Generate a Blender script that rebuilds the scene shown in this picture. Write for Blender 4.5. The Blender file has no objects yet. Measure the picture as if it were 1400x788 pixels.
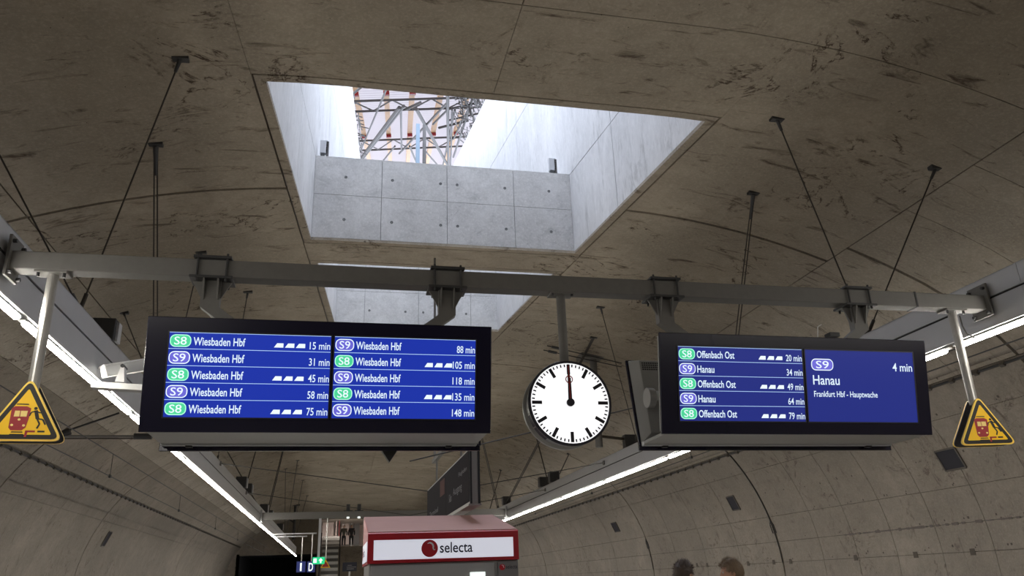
import bpy, bmesh, math, random
import numpy as np
from mathutils import Vector, Matrix, noise as mnoise
random.seed(7)
S = bpy.context.scene
COL = S.collection

# ------------------------------------------------------------------ camera frame (solved from the vanishing points)
F = 1074.0
EYE = 1.65                                            # eye height above the platform
_d = np.array([-246., -409., -F]); _d /= np.linalg.norm(_d)          # platform direction (+Y) in camera axes
_u = np.array([-105., 2884., -F]); _u -= _d * (_u @ _d); _u /= np.linalg.norm(_u)
_r = np.cross(_d, _u)
cam = bpy.data.objects.new('camera', bpy.data.cameras.new('camera')); COL.objects.link(cam)
M3 = Matrix(((_r[0], _r[1], _r[2]), (_d[0], _d[1], _d[2]), (_u[0], _u[1], _u[2])))
cam.matrix_world = Matrix.Translation((0, 0, EYE)) @ M3.to_4x4()
cam.data.lens = 36 * F / 1400; cam.data.sensor_width = 36; cam.data.clip_start = 0.05; cam.data.clip_end = 500
S.camera = cam

# ------------------------------------------------------------------ sky, exposure
W = bpy.data.worlds.new('sky'); S.world = W; W.use_nodes = True
bg = W.node_tree.nodes['Background']
bg.inputs[0].default_value = (0.77, 0.85, 1.0, 1); bg.inputs[1].default_value = 5.9
S.view_settings.view_transform = 'Standard'; S.view_settings.look = 'None'
S.view_settings.exposure = 0.0; S.view_settings.gamma = 1.0; S.view_settings.use_curve_mapping = False
STRIP = 63.0                                          # luminance of the platform light strips
try:
    S.cycles.use_denoising = True
    S.cycles.sample_clamp_indirect = 6.0
    S.cycles.max_bounces = 8; S.cycles.diffuse_bounces = 5
except Exception: pass

# ------------------------------------------------------------------ geometry of rays and of the vault
def ray(x, y):
    c = np.array([x - 700., 394. - y, -F]); return np.array([_r @ c, _d @ c, _u @ c])
def fin(v): return Vector((v[0], v[1], v[2] + EYE))
def atY(x, y, Y): v = ray(x, y); return fin(v * Y / v[1])
def atX(x, y, X): v = ray(x, y); return fin(v * X / v[0])
CX, FLAT, R1, ZT, HW = 1.8, 1.9, 12., 5.50, 9.9       # flat crown, then two arcs each side
TT = math.asin((7.1 - FLAT) / R1); _z0 = ZT - R1 * (1 - math.cos(TT)); R2 = (HW - 7.1) / (1 - math.sin(TT))
CXX = 7.1 - R2 * math.sin(TT); CZ = _z0 - R2 * math.cos(TT)
ARC1 = FLAT + R1 * TT; ARC2 = ARC1 + R2 * (math.pi / 2 - TT)
def zc(X):                                            # height of the vault over X
    a = abs(X - CX)
    if a <= FLAT: z = ZT
    elif a <= 7.1: z = ZT - R1 + math.sqrt(R1 * R1 - (a - FLAT) ** 2)
    elif a >= HW: z = CZ
    else: z = CZ + math.sqrt(max(0, R2 * R2 - (a - CXX) ** 2))
    return z + EYE
def arc_pt(s, off=0.0):                               # arc length (signed) -> x, z, pushed outwards by off
    a = abs(s); sg = 1 if s >= 0 else -1
    if a <= FLAT: return CX + s, ZT + off + EYE
    if a <= ARC1: t = (a - FLAT) / R1; r = R1 + off; return CX + sg * (FLAT + r * math.sin(t)), ZT - R1 + r * math.cos(t) + EYE
    if a <= ARC2: t = TT + (a - ARC1) / R2; r = R2 + off; return CX + sg * (CXX + r * math.sin(t)), CZ + r * math.cos(t) + EYE
    return CX + sg * (HW + off), CZ - (a - ARC2) + EYE
def x2s(X):
    a = X - CX; b = abs(a); return math.copysign(b if b < FLAT else FLAT + R1 * math.asin(min(b - FLAT, 7.1 - FLAT) / R1), a)
def z2s(Z):                                           # arc length at which the wall has height Z (relative to the eye)
    if Z > _z0: return FLAT + R1 * math.acos((Z - ZT + R1) / R1)
    if Z > CZ: return ARC1 + R2 * (math.acos((Z - CZ) / R2) - TT)
    return ARC2 + CZ - Z
def hit(x, y, back=0.0):                              # where a line of sight meets the vault
    v = ray(x, y); v = v / v[1]
    def inside(t):
        X, Z = v[0] * t, v[2] * t; a = abs(X - CX)
        return a < HW and (Z < CZ or Z + EYE < zc(X))
    lo, hi = 0., 80.
    if not inside(hi):
        for _ in range(50):
            m = (lo + hi) / 2
            if inside(m): lo = m
            else: hi = m
    else: lo = hi
    return fin(v * (lo - back))

# ------------------------------------------------------------------ materials
def mat(name, col, rough=0.6, metal=0.0, emit=None, es=1.0, grain=0.0, gscale=60, bump=0.0, spec=0.5, coat=0.0):
    m = bpy.data.materials.new(name); m.use_nodes = True; nt = m.node_tree; b = nt.nodes['Principled BSDF']
    b.inputs['Base Color'].default_value = (*col, 1); b.inputs['Roughness'].default_value = rough
    b.inputs['Metallic'].default_value = metal; b.inputs['Specular IOR Level'].default_value = spec
    b.inputs['Coat Weight'].default_value = coat
    if emit: b.inputs['Emission Color'].default_value = (*emit, 1); b.inputs['Emission Strength'].default_value = es
    if grain or bump:
        tc = nt.nodes.new('ShaderNodeTexCoord'); n = nt.nodes.new('ShaderNodeTexNoise')
        n.inputs['Scale'].default_value = gscale; n.inputs['Detail'].default_value = 6
        nt.links.new(tc.outputs['Object'], n.inputs['Vector'])
        mx = nt.nodes.new('ShaderNodeMix'); mx.data_type = 'RGBA'
        mx.inputs[6].default_value = (*[c * (1 - grain) for c in col], 1); mx.inputs[7].default_value = (*[min(1, c * (1 + grain)) for c in col], 1)
        nt.links.new(n.outputs['Fac'], mx.inputs[0]); nt.links.new(mx.outputs[2], b.inputs['Base Color'])
        if bump:
            bp = nt.nodes.new('ShaderNodeBump'); bp.inputs['Strength'].default_value = bump; bp.inputs['Distance'].default_value = 0.01
            nt.links.new(n.outputs['Fac'], bp.inputs['Height']); nt.links.new(bp.outputs[0], b.inputs['Normal'])
    return m

def concrete(name, base, dark, stain=(0.06, 0.04, 0.025), streak=(1, 1, 1), vein=1.0, mottle=1.0, pits=1.0, rust=0.0, scale=1.0):
    m = bpy.data.materials.new(name); m.use_nodes = True; nt = m.node_tree; L = nt.links; b = nt.nodes['Principled BSDF']
    N = nt.nodes.new
    tc = N('ShaderNodeTexCoord'); mp = N('ShaderNodeMapping'); mp.inputs['Scale'].default_value = streak
    L.new(tc.outputs['Object'], mp.inputs['Vector'])
    def nz(sc, det, rough, dist=0.0, src=None):
        n = N('ShaderNodeTexNoise'); n.inputs['Scale'].default_value = sc * scale; n.inputs['Detail'].default_value = det
        n.inputs['Roughness'].default_value = rough; n.inputs['Distortion'].default_value = dist
        L.new((src or mp).outputs['Vector' if src is None else 'Vector'], n.inputs['Vector']); return n
    def ramp(src, a, bb, ca=(0, 0, 0, 1), cb=(1, 1, 1, 1)):
        r = N('ShaderNodeValToRGB'); r.color_ramp.elements[0].position = a; r.color_ramp.elements[1].position = bb
        r.color_ramp.elements[0].color = ca; r.color_ramp.elements[1].color = cb; L.new(src, r.inputs[0]); return r
    def mix(fac, A, B, mode='MIX'):
        x = N('ShaderNodeMix'); x.data_type = 'RGBA'; x.blend_type = mode
        if isinstance(fac, float): x.inputs[0].default_value = fac
        else: L.new(fac, x.inputs[0])
        for i, q in ((6, A), (7, B)):
            if isinstance(q, tuple): x.inputs[i].default_value = (*q, 1)
            else: L.new(q, x.inputs[i])
        return x.outputs[2]
    def mul(a, c):
        x = N('ShaderNodeMath'); x.operation = 'MULTIPLY'
        L.new(a, x.inputs[0])
        if isinstance(c, (int, float)): x.inputs[1].default_value = c
        else: L.new(c, x.inputs[1])
        return x.outputs[0]
    big = nz(0.32, 6, 0.6, 0.6); c = mix(ramp(big.outputs['Fac'], 0.35, 0.68).outputs[0], dark, base)
    mid = nz(2.2, 10, 0.7, 0.4); c = mix(mul(ramp(mid.outputs['Fac'], 0.40, 0.60).outputs[0], 0.55 * mottle), c, tuple(q * 0.62 for q in base))
    fine = nz(26, 8, 0.75); c = mix(mul(ramp(fine.outputs['Fac'], 0.48, 0.66).outputs[0], 0.38 * mottle), c, tuple(min(1, q * 1.3) for q in base))
    f2 = nz(11, 8, 0.8, 0.5); c = mix(mul(ramp(f2.outputs['Fac'], 0.50, 0.64).outputs[0], 0.35 * mottle), c, tuple(q * 0.5 for q in base))
    # thin dark veins where water has seeped through
    vn = nz(0.75, 9, 0.62, 1.6)
    sub = N('ShaderNodeMath'); sub.operation = 'SUBTRACT'; sub.inputs[1].default_value = 0.5; L.new(vn.outputs['Fac'], sub.inputs[0])
    ab = N('ShaderNodeMath'); ab.operation = 'ABSOLUTE'; L.new(sub.outputs[0], ab.inputs[0])
    line = ramp(ab.outputs[0], 0.003, 0.022, (1, 1, 1, 1), (0, 0, 0, 1))
    msk = nz(0.55, 4, 0.6, 0.3); mk = ramp(msk.outputs['Fac'], 0.50, 0.58)
    brk = nz(7.0, 5, 0.7); bk = ramp(brk.outputs['Fac'], 0.42, 0.58)
    v = mul(mul(mul(line.outputs[0], mk.outputs[0]), bk.outputs[0]), 0.85 * vein)
    c = mix(v, c, stain)
    # smudges
    mp2 = N('ShaderNodeMapping'); mp2.inputs['Scale'].default_value = (streak[0] * 0.8, streak[1] * 3.2, streak[2] * 1.6); L.new(tc.outputs['Object'], mp2.inputs['Vector'])
    sm = N('ShaderNodeTexNoise'); sm.inputs['Scale'].default_value = 1.5 * scale; sm.inputs['Detail'].default_value = 10; sm.inputs['Roughness'].default_value = 0.68; sm.inputs['Distortion'].default_value = 0.9
    L.new(mp2.outputs[0], sm.inputs['Vector'])
    c = mix(mul(ramp(sm.outputs['Fac'], 0.575, 0.70).outputs[0], 0.75 * vein), c, stain)
    if rust:
        rn = nz(1.1, 6, 0.6, 0.5); c = mix(mul(ramp(rn.outputs['Fac'], 0.66, 0.78).outputs[0], rust), c, (0.30, 0.22, 0.09))
    vo = N('ShaderNodeTexVoronoi'); vo.inputs['Scale'].default_value = 9 * scale; L.new(mp.outputs[0], vo.inputs['Vector'])
    pt = mul(ramp(vo.outputs['Distance'], 0.045, 0.075, (1, 1, 1, 1), (0, 0, 0, 1)).outputs[0], ramp(mid.outputs['Fac'], 0.5, 0.56).outputs[0])
    c = mix(mul(pt, 0.8 * pits), c, tuple(q * 0.8 for q in stain))
    L.new(c, b.inputs['Base Color']); b.inputs['Roughness'].default_value = 0.85; b.inputs['Specular IOR Level'].default_value = 0.3
    bp = N('ShaderNodeBump'); bp.inputs['Strength'].default_value = 0.35; bp.inputs['Distance'].default_value = 0.02
    L.new(mid.outputs['Fac'], bp.inputs['Height']); L.new(bp.outputs[0], b.inputs['Normal'])
    return m

M = {}
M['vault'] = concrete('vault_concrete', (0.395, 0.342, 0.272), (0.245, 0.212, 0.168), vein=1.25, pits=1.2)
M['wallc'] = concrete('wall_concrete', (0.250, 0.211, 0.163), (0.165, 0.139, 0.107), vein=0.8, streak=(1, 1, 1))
M['joint'] = mat('dark_joint_concrete', (0.07, 0.055, 0.04), 0.95, grain=0.3, gscale=8)  # dark concrete backing in the panel gaps, also for plugs and plates
M['shaft'] = concrete('shaft_concrete', (0.68, 0.675, 0.68), (0.53, 0.53, 0.54), stain=(0.30, 0.30, 0.30), vein=0.6, mottle=0.6, pits=0.5, streak=(1, 1, 0.3))
M['shaftbeam'] = concrete('crossbeam_concrete', (0.62, 0.61, 0.60), (0.46, 0.455, 0.45), stain=(0.16, 0.16, 0.155), vein=0.35, mottle=0.85, rust=0.5, scale=1.2)
M['shaftjoint'] = mat('shaft_joint', (0.20, 0.20, 0.21), 0.9)
M['hole'] = mat('tie_hole_grey', (0.17, 0.17, 0.17), 0.9)
M['steel'] = mat('grey_painted_steel', (0.142, 0.137, 0.128), 0.6, 0.0, grain=0.12, gscale=20)
M['steeldark'] = mat('dark_painted_steel', (0.05, 0.05, 0.052), 0.5, 0.3)
M['rod'] = mat('hanger_rod_steel', (0.055, 0.048, 0.042), 0.5, 0.6)
M['galv'] = mat('galvanised_pole', (0.46, 0.45, 0.43), 0.38, 0.75, grain=0.15, gscale=14)
M['channel'] = mat('light_grey_channel', (0.46, 0.465, 0.485), 0.42, 0.25, grain=0.05, gscale=5)
M['channelgap'] = mat('channel_gap', (0.02, 0.02, 0.02), 0.8)
M['lamp'] = mat('strip_diffuser', (0.9, 0.9, 0.9), 0.5, emit=(1.0, 0.955, 0.87), es=STRIP)
M['housing'] = mat('display_housing_grey', (0.30, 0.295, 0.28), 0.5, 0.2, grain=0.05)
M['bezel'] = mat('display_bezel_black', (0.010, 0.009, 0.024), 0.22, 0.0, spec=0.5)
M['black'] = mat('black_plastic', (0.012, 0.012, 0.015), 0.45)
M['scrA'] = mat('screen_blue', (0.01, 0.01, 0.03), 0.3, spec=0.15, emit=(0.012, 0.034, 0.38), es=1.0)
M['scrB'] = mat('screen_blue_dim', (0.01, 0.01, 0.03), 0.3, spec=0.15, emit=(0.018, 0.028, 0.21), es=1.0)
M['txt'] = mat('screen_text', (0.1, 0.1, 0.1), 0.5, emit=(0.72, 0.86, 1.0), es=1.0)
M['rule'] = mat('screen_rule', (0.1, 0.1, 0.1), 0.5, emit=(0.42, 0.62, 0.95), es=1.0)
M['green'] = mat('badge_green', (0.05, 0.2, 0.1), 0.5, emit=(0.055, 0.62, 0.30), es=1.0)
M['lilac'] = mat('badge_violet', (0.05, 0.05, 0.2), 0.5, emit=(0.13, 0.12, 0.62), es=1.0)
M['wtxt'] = mat('badge_text', (0.3, 0.3, 0.3), 0.5, emit=(0.80, 0.92, 1.0), es=1.0)
M['gtxt'] = mat('badge_text_green', (0.3, 0.3, 0.3), 0.5, emit=(0.38, 0.95, 0.66), es=1.0)
M['dial'] = mat('clock_dial', (0.8, 0.8, 0.8), 0.4, emit=(0.98, 0.98, 1.0), es=0.95)
M['mark'] = mat('clock_mark', (0.012, 0.010, 0.02), 0.6)
M['red2'] = mat('second_hand_red', (0.35, 0.02, 0.02), 0.5)
M['clockrim'] = mat('clock_case_grey', (0.30, 0.30, 0.29), 0.35, 0.5)
M['yellow'] = mat('sign_yellow', (1.0, 0.60, 0.006), 0.55)
M['yellow2'] = mat('sign_edge_yellow', (1.0, 0.68, 0.10), 0.5)
M['signback'] = mat('sign_back_grey', (0.13, 0.13, 0.135), 0.5, 0.3)
M['signblack'] = mat('sign_black', (0.016, 0.013, 0.010), 0.6)
M['signred'] = mat('sign_train_red', (0.36, 0.025, 0.03), 0.6)
M['signamber'] = mat('sign_light_amber', (0.95, 0.72, 0.25), 0.6)
M['vred'] = mat('vending_red', (0.42, 0.012, 0.022), 0.35)
M['vroof'] = mat('vending_roof_dusty_red', (0.42, 0.245, 0.22), 0.8, grain=0.08, gscale=4)
M['vwhite'] = mat('backlit_panel', (0.7, 0.7, 0.72), 0.35, emit=(0.55, 0.57, 0.66), es=0.75)
M['vgrey'] = mat('vending_grey', (0.33, 0.33, 0.325), 0.45, 0.2)
M['vdark'] = mat('vending_dark_panel', (0.17, 0.165, 0.165), 0.6)
M['vtext'] = mat('logo_black', (0.02, 0.02, 0.03), 0.5)
M['white'] = mat('white_enamel', (0.62, 0.62, 0.61), 0.4, 0.1)
M['cable'] = mat('black_cable', (0.02, 0.018, 0.017), 0.6)
M['tray'] = mat('cable_tray_dark', (0.085, 0.072, 0.056), 0.7, 0.3)
M['timber'] = mat('yellow_timber', (0.62, 0.38, 0.20), 0.6, grain=0.12, gscale=6)
M['redcap'] = mat('red_clamp', (0.30, 0.015, 0.015), 0.5)
M['tube'] = mat('scaffold_tube', (0.085, 0.078, 0.075), 0.6, 0.0)
M['bluepost'] = mat('pale_blue_post', (0.16, 0.22, 0.28), 0.5, 0.2)
M['floor'] = mat('platform_granite', (0.42, 0.40, 0.37), 0.5, grain=0.1, gscale=30)
M['bed'] = mat('track_bed', (0.15, 0.135, 0.115), 0.9, grain=0.3, gscale=6, bump=0.5)
M['rail'] = mat('rail_steel', (0.25, 0.22, 0.2), 0.35, 0.8)
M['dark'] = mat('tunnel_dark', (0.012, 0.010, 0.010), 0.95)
M['signface'] = mat('matt_dark_sign_face', (0.035, 0.033, 0.036), 0.9, spec=0.05)
M['crust'] = mat('seepage_crust_brown', (0.10, 0.083, 0.066), 0.95, grain=0.3, gscale=20)
M['blue'] = mat('platform_sign_blue', (0.012, 0.018, 0.10), 0.4, emit=(0.012, 0.018, 0.09), es=1.0)
M['exit'] = mat('exit_sign_green', (0.01, 0.3, 0.12), 0.4, emit=(0.01, 0.55, 0.22), es=1.0)
M['litwhite'] = mat('lit_sign_white', (0.8, 0.8, 0.8), 0.4, emit=(0.85, 0.95, 0.9), es=1.0)
M['pink'] = mat('pale_pink_panel', (0.62, 0.52, 0.49), 0.5)
M['skin'] = mat('skin', (0.52, 0.29, 0.20), 0.5, grain=0.06, gscale=30)
M['hair1'] = mat('dark_brown_hair', (0.050, 0.030, 0.020), 0.55, grain=0.4, gscale=90)
M['hair2'] = mat('sandy_hair', (0.17, 0.115, 0.070), 0.55, grain=0.4, gscale=90)
M['coatg'] = mat('olive_grey_jacket', (0.10, 0.095, 0.075), 0.8, grain=0.2, gscale=40, bump=0.3)
M['coatn'] = mat('navy_jacket', (0.02, 0.025, 0.05), 0.8, grain=0.2, gscale=40, bump=0.3)
M['trous'] = mat('dark_trousers', (0.03, 0.03, 0.035), 0.85)
M['shoe'] = mat('black_shoes', (0.015, 0.014, 0.014), 0.5)
# corrugated translucent roof sheet
m = bpy.data.materials.new('translucent_roof_sheet'); m.use_nodes = True; nt = m.node_tree; nt.nodes.clear()
o_ = nt.nodes.new('ShaderNodeOutputMaterial'); mx_ = nt.nodes.new('ShaderNodeMixShader'); di = nt.nodes.new('ShaderNodeBsdfDiffuse'); tr = nt.nodes.new('ShaderNodeBsdfTranslucent')
di.inputs[0].default_value = (0.62, 0.57, 0.58, 1); tr.inputs[0].default_value = (0.32, 0.295, 0.30, 1); mx_.inputs[0].default_value = 0.5
nt.links.new(di.outputs[0], mx_.inputs[1]); nt.links.new(tr.outputs[0], mx_.inputs[2]); nt.links.new(mx_.outputs[0], o_.inputs[0]); M['sheet'] = m
M['sheet2'] = m.copy(); M['sheet2'].name = 'shaded_roof_sheet_valley'  # darker copy: shade of the corrugation valleys painted into the colour
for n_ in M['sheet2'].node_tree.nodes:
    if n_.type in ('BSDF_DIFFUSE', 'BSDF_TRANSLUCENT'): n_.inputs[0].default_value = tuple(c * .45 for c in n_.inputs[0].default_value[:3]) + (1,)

# ------------------------------------------------------------------ mesh helpers
class MB:
    def __init__(s): s.v = []; s.f = []
    def add(s, vs, fs):
        n = len(s.v); s.v += [tuple(q) for q in vs]; s.f += [tuple(n + i for i in f) for f in fs]; return s
    def box(s, a, b):
        x0, y0, z0 = a; x1, y1, z1 = b
        return s.add([(x0, y0, z0), (x1, y0, z0), (x1, y1, z0), (x0, y1, z0), (x0, y0, z1), (x1, y0, z1), (x1, y1, z1), (x0, y1, z1)],
                     [(0, 3, 2, 1), (4, 5, 6, 7), (0, 1, 5, 4), (1, 2, 6, 5), (2, 3, 7, 6), (3, 0, 4, 7)])
    def hexa(s, lo, hi):                              # two quads, corresponding corners
        return s.add(list(lo) + list(hi), [(0, 3, 2, 1), (4, 5, 6, 7), (0, 1, 5, 4), (1, 2, 6, 5), (2, 3, 7, 6), (3, 0, 4, 7)])
    def tube(s, p, q, r, n=8, r2=None):
        p = Vector(p); q = Vector(q); d = (q - p).normalized(); a = d.orthogonal().normalized(); b = d.cross(a)
        r2 = r if r2 is None else r2
        v = [p + (a * math.cos(2 * math.pi * i / n) + b * math.sin(2 * math.pi * i / n)) * r for i in range(n)]
        v += [q + (a * math.cos(2 * math.pi * i / n) + b * math.sin(2 * math.pi * i / n)) * r2 for i in range(n)]
        return s.add(v, [tuple(range(n - 1, -1, -1)), tuple(range(n, 2 * n))] + [(i, (i + 1) % n, n + (i + 1) % n, n + i) for i in range(n)])
    def bar(s, p, q, w, h, up=(0, 0, 1)):             # rectangular bar along p-q
        p = Vector(p); q = Vector(q); d = (q - p).normalized(); side = d.cross(Vector(up))
        side = side.normalized() if side.length > 1e-4 else d.orthogonal().normalized(); u2 = side.cross(d)
        c = [(-w / 2, -h / 2), (w / 2, -h / 2), (w / 2, h / 2), (-w / 2, h / 2)]
        return s.hexa([p + side * a + u2 * b for a, b in c], [q + side * a + u2 * b for a, b in c])
    def prism(s, poly, y0, y1, f=None):               # polygon in (x, z) extruded along y
        f = f or (lambda x, y, z: (x, y, z)); n = len(poly)
        v = [f(x, y0, z) for x, z in poly] + [f(x, y1, z) for x, z in poly]
        return s.add(v, [tuple(range(n)), tuple(range(2 * n - 1, n - 1, -1))] + [(i, n + i, n + (i + 1) % n, (i + 1) % n) for i in range(n)])
    def lathe(s, prof, c, n=48):                      # (r, y) profile round the Y axis through c
        k = len(prof); v = []
        for i in range(n):
            t = 2 * math.pi * i / n
            v += [(c[0] + r * math.cos(t), c[1] + y, c[2] + r * math.sin(t)) for r, y in prof]
        return s.add(v, [(i * k + j, i * k + j + 1, ((i + 1) % n) * k + j + 1, ((i + 1) % n) * k + j) for i in range(n) for j in range(k - 1)])
    def mesh(s, name, m, smooth=False):
        me = bpy.data.meshes.new(name); me.from_pydata(s.v, [], s.f); me.materials.append(m)
        bm = bmesh.new(); bm.from_mesh(me); bmesh.ops.recalc_face_normals(bm, faces=bm.faces); bm.to_mesh(me); bm.free()
        if smooth: me.shade_smooth(); 
        return me
    def obj(s, name, m, parent=None, smooth=False, bevel=0.0, loc=None, rot=None):
        return link(name, s.mesh(name, m, smooth), parent, bevel, loc, rot)
def link(name, me, parent=None, bevel=0.0, loc=None, rot=None):
    o = bpy.data.objects.new(name, me); COL.objects.link(o)
    if parent: o.parent = parent
    if loc: o.location = loc
    if rot: o.rotation_euler = rot
    if bevel:
        b = o.modifiers.new('bevel', 'BEVEL'); b.width = bevel; b.segments = 2; b.limit_method = 'ANGLE'
    return o
def tag(o, label=None, cat=None, group=None, kind=None):
    if label: o['label'] = label
    if cat: o['category'] = cat
    if group: o['group'] = group
    if kind: o['kind'] = kind
    return o
def thing(name, label, cat, loc, group=None):
    o = bpy.data.objects.new(name, None); COL.objects.link(o); o.location = loc; o.empty_display_size = 0.1
    return tag(o, label, cat, group)
class T:                                              # a thing whose parts are written in world coordinates
    def __init__(s, name, label, cat, loc, group=None): s.o = thing(name, label, cat, loc, group); s.l = Vector(loc)
    def part(s, name, mb, m, smooth=False, bevel=0.0, parent=None, label=None):
        base = s.l if parent is None else Vector((0, 0, 0)) + s.l
        me = mb.mesh(name, m, smooth); me.transform(Matrix.Translation(-base))
        o = link(name, me, parent or s.o, bevel)
        if label: o['label'] = label
        return o
ORD = ['first', 'second', 'third', 'fourth', 'fifth', 'sixth', 'seventh', 'eighth', 'ninth', 'tenth', 'eleventh', 'twelfth', 'thirteenth', 'fourteenth', 'fifteenth', 'sixteenth', 'seventeenth', 'eighteenth', 'nineteenth', 'twentieth']

_tc = {}
def text2d(s, bold=0.0):                              # (verts, faces, x0, x1, capheight) of a string in the built-in font
    k = (s, bold)
    if k in _tc: return _tc[k]
    def build(t):
        c = bpy.data.curves.new('t', 'FONT'); c.body = t; c.size = 1; c.resolution_u = 3; c.offset = bold; c.fill_mode = 'FRONT'
        o = bpy.data.objects.new('t', c); COL.objects.link(o); dg = bpy.context.evaluated_depsgraph_get()
        me = o.evaluated_get(dg).to_mesh(); v = [tuple(q.co[:2]) for q in me.vertices]; f = [tuple(p.vertices) for p in me.polygons]
        o.evaluated_get(dg).to_mesh_clear(); bpy.data.objects.remove(o); bpy.data.curves.remove(c); return v, f
    v, f = build(s); hv, _ = build('H') if s != 'H' else (v, f)
    _tc[k] = (v, f, min(q[0] for q in v), max(q[0] for q in v), max(q[1] for q in hv)); return _tc[k]
def text_mb(mb, s, x0, x1, zb, cap, y=0.0, bold=0.0, flip=False):
    v, f, a, b, H = text2d(s, bold); sx = (x1 - x0) / (b - a); sz = cap / H
    mb.add([(x0 + (q[0] - a) * sx, y, zb + q[1] * sz) for q in v], f); return mb
def rrect(x0, x1, z0, z1, r, n=6):
    out = []
    for cx, cz, a0 in ((x1 - r, z1 - r, 0), (x0 + r, z1 - r, 90), (x0 + r, z0 + r, 180), (x1 - r, z0 + r, 270)):
        for i in range(n + 1):
            t = math.radians(a0 + 90 * i / n); out.append((cx + r * math.cos(t), cz + r * math.sin(t)))
    return out
def flat(mb, poly, y):
    return mb.add([(x, y, z) for x, z in poly], [tuple(range(len(poly)))])

# ================================================================== THE SETTING
# ---- skylight plan (a long tapering slot over the platform)
Y0, Y1, Y2, Y3 = 7.88, 12.64, 13.42, 17.45             # outer edges of first opening, second opening
def XL(y): return -1.127 + 0.0870 * (y - 7.88)
def XR(y): return 4.610 - 0.0975 * (y - 7.88)
FR = 0.13                                             # concrete frame round each opening
# ---- backing shell of the vault
def shell(y0, y1, name, s0, s1, m, off=0.06, cut=None, n=60):
    mb = MB(); ss = [s0 + (s1 - s0) * i / n for i in range(n + 1)]
    for i in range(n):
        (xa, za), (xb, zb) = arc_pt(ss[i], off), arc_pt(ss[i + 1], off)
        mb.add([(xa, y0, za), (xb, y0, zb), (xb, y1, zb), (xa, y1, za)], [(0, 1, 2, 3)])
    return mb.obj(name, m)
BOT = ARC2 + CZ + 1.65 + 0.96                         # arc length down to the track bed
S7 = x2s(CX + 6.0); S6 = x2s(CX + 5.9)
EH = 66.0
ceil = MB()
def grid(mb, y0, y1, xa, xb, off=0.06, n=24):
    """backing strip between two x edges given as functions of y"""
    for i in range(n):
        q = []
        for (t, y) in ((i / n, y0), ((i + 1) / n, y0), ((i + 1) / n, y1), (i / n, y1)):
            x = xa(y) + (xb(y) - xa(y)) * t; q.append((x, y, zc(x) + off))
        mb.add(q, [(0, 1, 2, 3)])
cL, cR = (lambda y: CX - 6.15), (lambda y: CX + 6.15)
grid(ceil, -14, Y0 + .02, cL, cR); grid(ceil, Y3 - .02, EH, cL, cR)
grid(ceil, Y0 + .02, Y3 - .02, cL, lambda y: XL(y) + .02); grid(ceil, Y0 + .02, Y3 - .02, lambda y: XR(y) - .02, cR)
grid(ceil, Y1 - .02, Y2 + .02, XL, XR)
ceiling = tag(ceil.obj('ceiling', M['joint']), kind='structure', label='brown board-marked concrete vault over the platform, with two skylight openings')
sBOT = BOT
wallR = tag(shell(-14, EH, 'wall_right', S6, sBOT, M['joint']), kind='structure', label='curved concrete tunnel wall on the right')
wallL = tag(shell(-14, EH, 'wall_left', -sBOT, -S6, M['joint']), kind='structure', label='curved concrete tunnel wall on the left')

def cpanel(parent, y0, y1, xa, xb, gx=0.007, gy0=0.007, gy1=0.007, n=12, m=None, th=0.05):
    """a curved ceiling panel between x edges xa(y), xb(y)"""
    mb = MB(); ya, yb = y0 + gy0, y1 - gy1; V = []
    for y in (ya, yb):
        for k in range(n + 1):
            a, b = xa(y) + gx, xb(y) - gx; x = a + (b - a) * k / n; V.append((x, y, zc(x)))
    N = n + 1; V2 = [(x, y, z + th) for x, y, z in V]
    F_ = [(k, k + 1, N + k + 1, N + k) for k in range(n)]
    F_ += [(k, 2 * N + k, 2 * N + k + 1, k + 1) for k in range(n)] + [(N + k, N + k + 1, 3 * N + k + 1, 3 * N + k) for k in range(n)]
    F_ += [(0, N, 3 * N, 2 * N), (n, 2 * N + n, 3 * N + n, N + n)]
    mb.add(V + V2, F_)
    o = mb.obj('concrete_panel', m or M['vault'], parent); 
    return o
c0, c1, c2 = (lambda y: CX - 6.0), (lambda y: 1.65), (lambda y: CX + 6.0)
for y0, y1 in ((-14, -7), (-7, 1.95), (1.95, 6.3)):
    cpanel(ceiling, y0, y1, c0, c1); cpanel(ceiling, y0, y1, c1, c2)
for y0, y1, a, b in ((6.3, 10.66, .006, .03), (10.66, 15.4, .03, .004), (15.4, 20.2, .004, .03)):
    cpanel(ceiling, y0, y1, c0, XL, gx=0.013, gy0=a, gy1=b); cpanel(ceiling, y0, y1, XR, c2, gx=0.013, gy0=a, gy1=b)
cpanel(ceiling, 6.3, Y0, lambda y: XL(y) - .011, c1, gx=.003, gy0=.006, gy1=.012); cpanel(ceiling, 6.3, Y0, c1, lambda y: XR(y) + .0145, gx=.003, gy0=.006, gy1=.012)
cpanel(ceiling, Y1, Y2, XL, XR, gx=.0, gy0=.012, gy1=.012); cpanel(ceiling, Y3, 20.2, XL, XR, gx=.002, gy0=.012, gy1=.03)
rws = [20.2, 24.7, 29.3, 34.5, 39.8, 45.2, 52., 59., EH]
for i in range(len(rws) - 1):
    big = {20.2: .03, 29.3: .03, 45.2: .03}
    a, b = big.get(rws[i], .004), big.get(rws[i + 1], .004)
    cpanel(ceiling, rws[i], rws[i + 1], c0, c1, gx=.004, gy0=a, gy1=b); cpanel(ceiling, rws[i], rws[i + 1], c1, c2, gx=.004, gy0=a, gy1=b)

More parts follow.
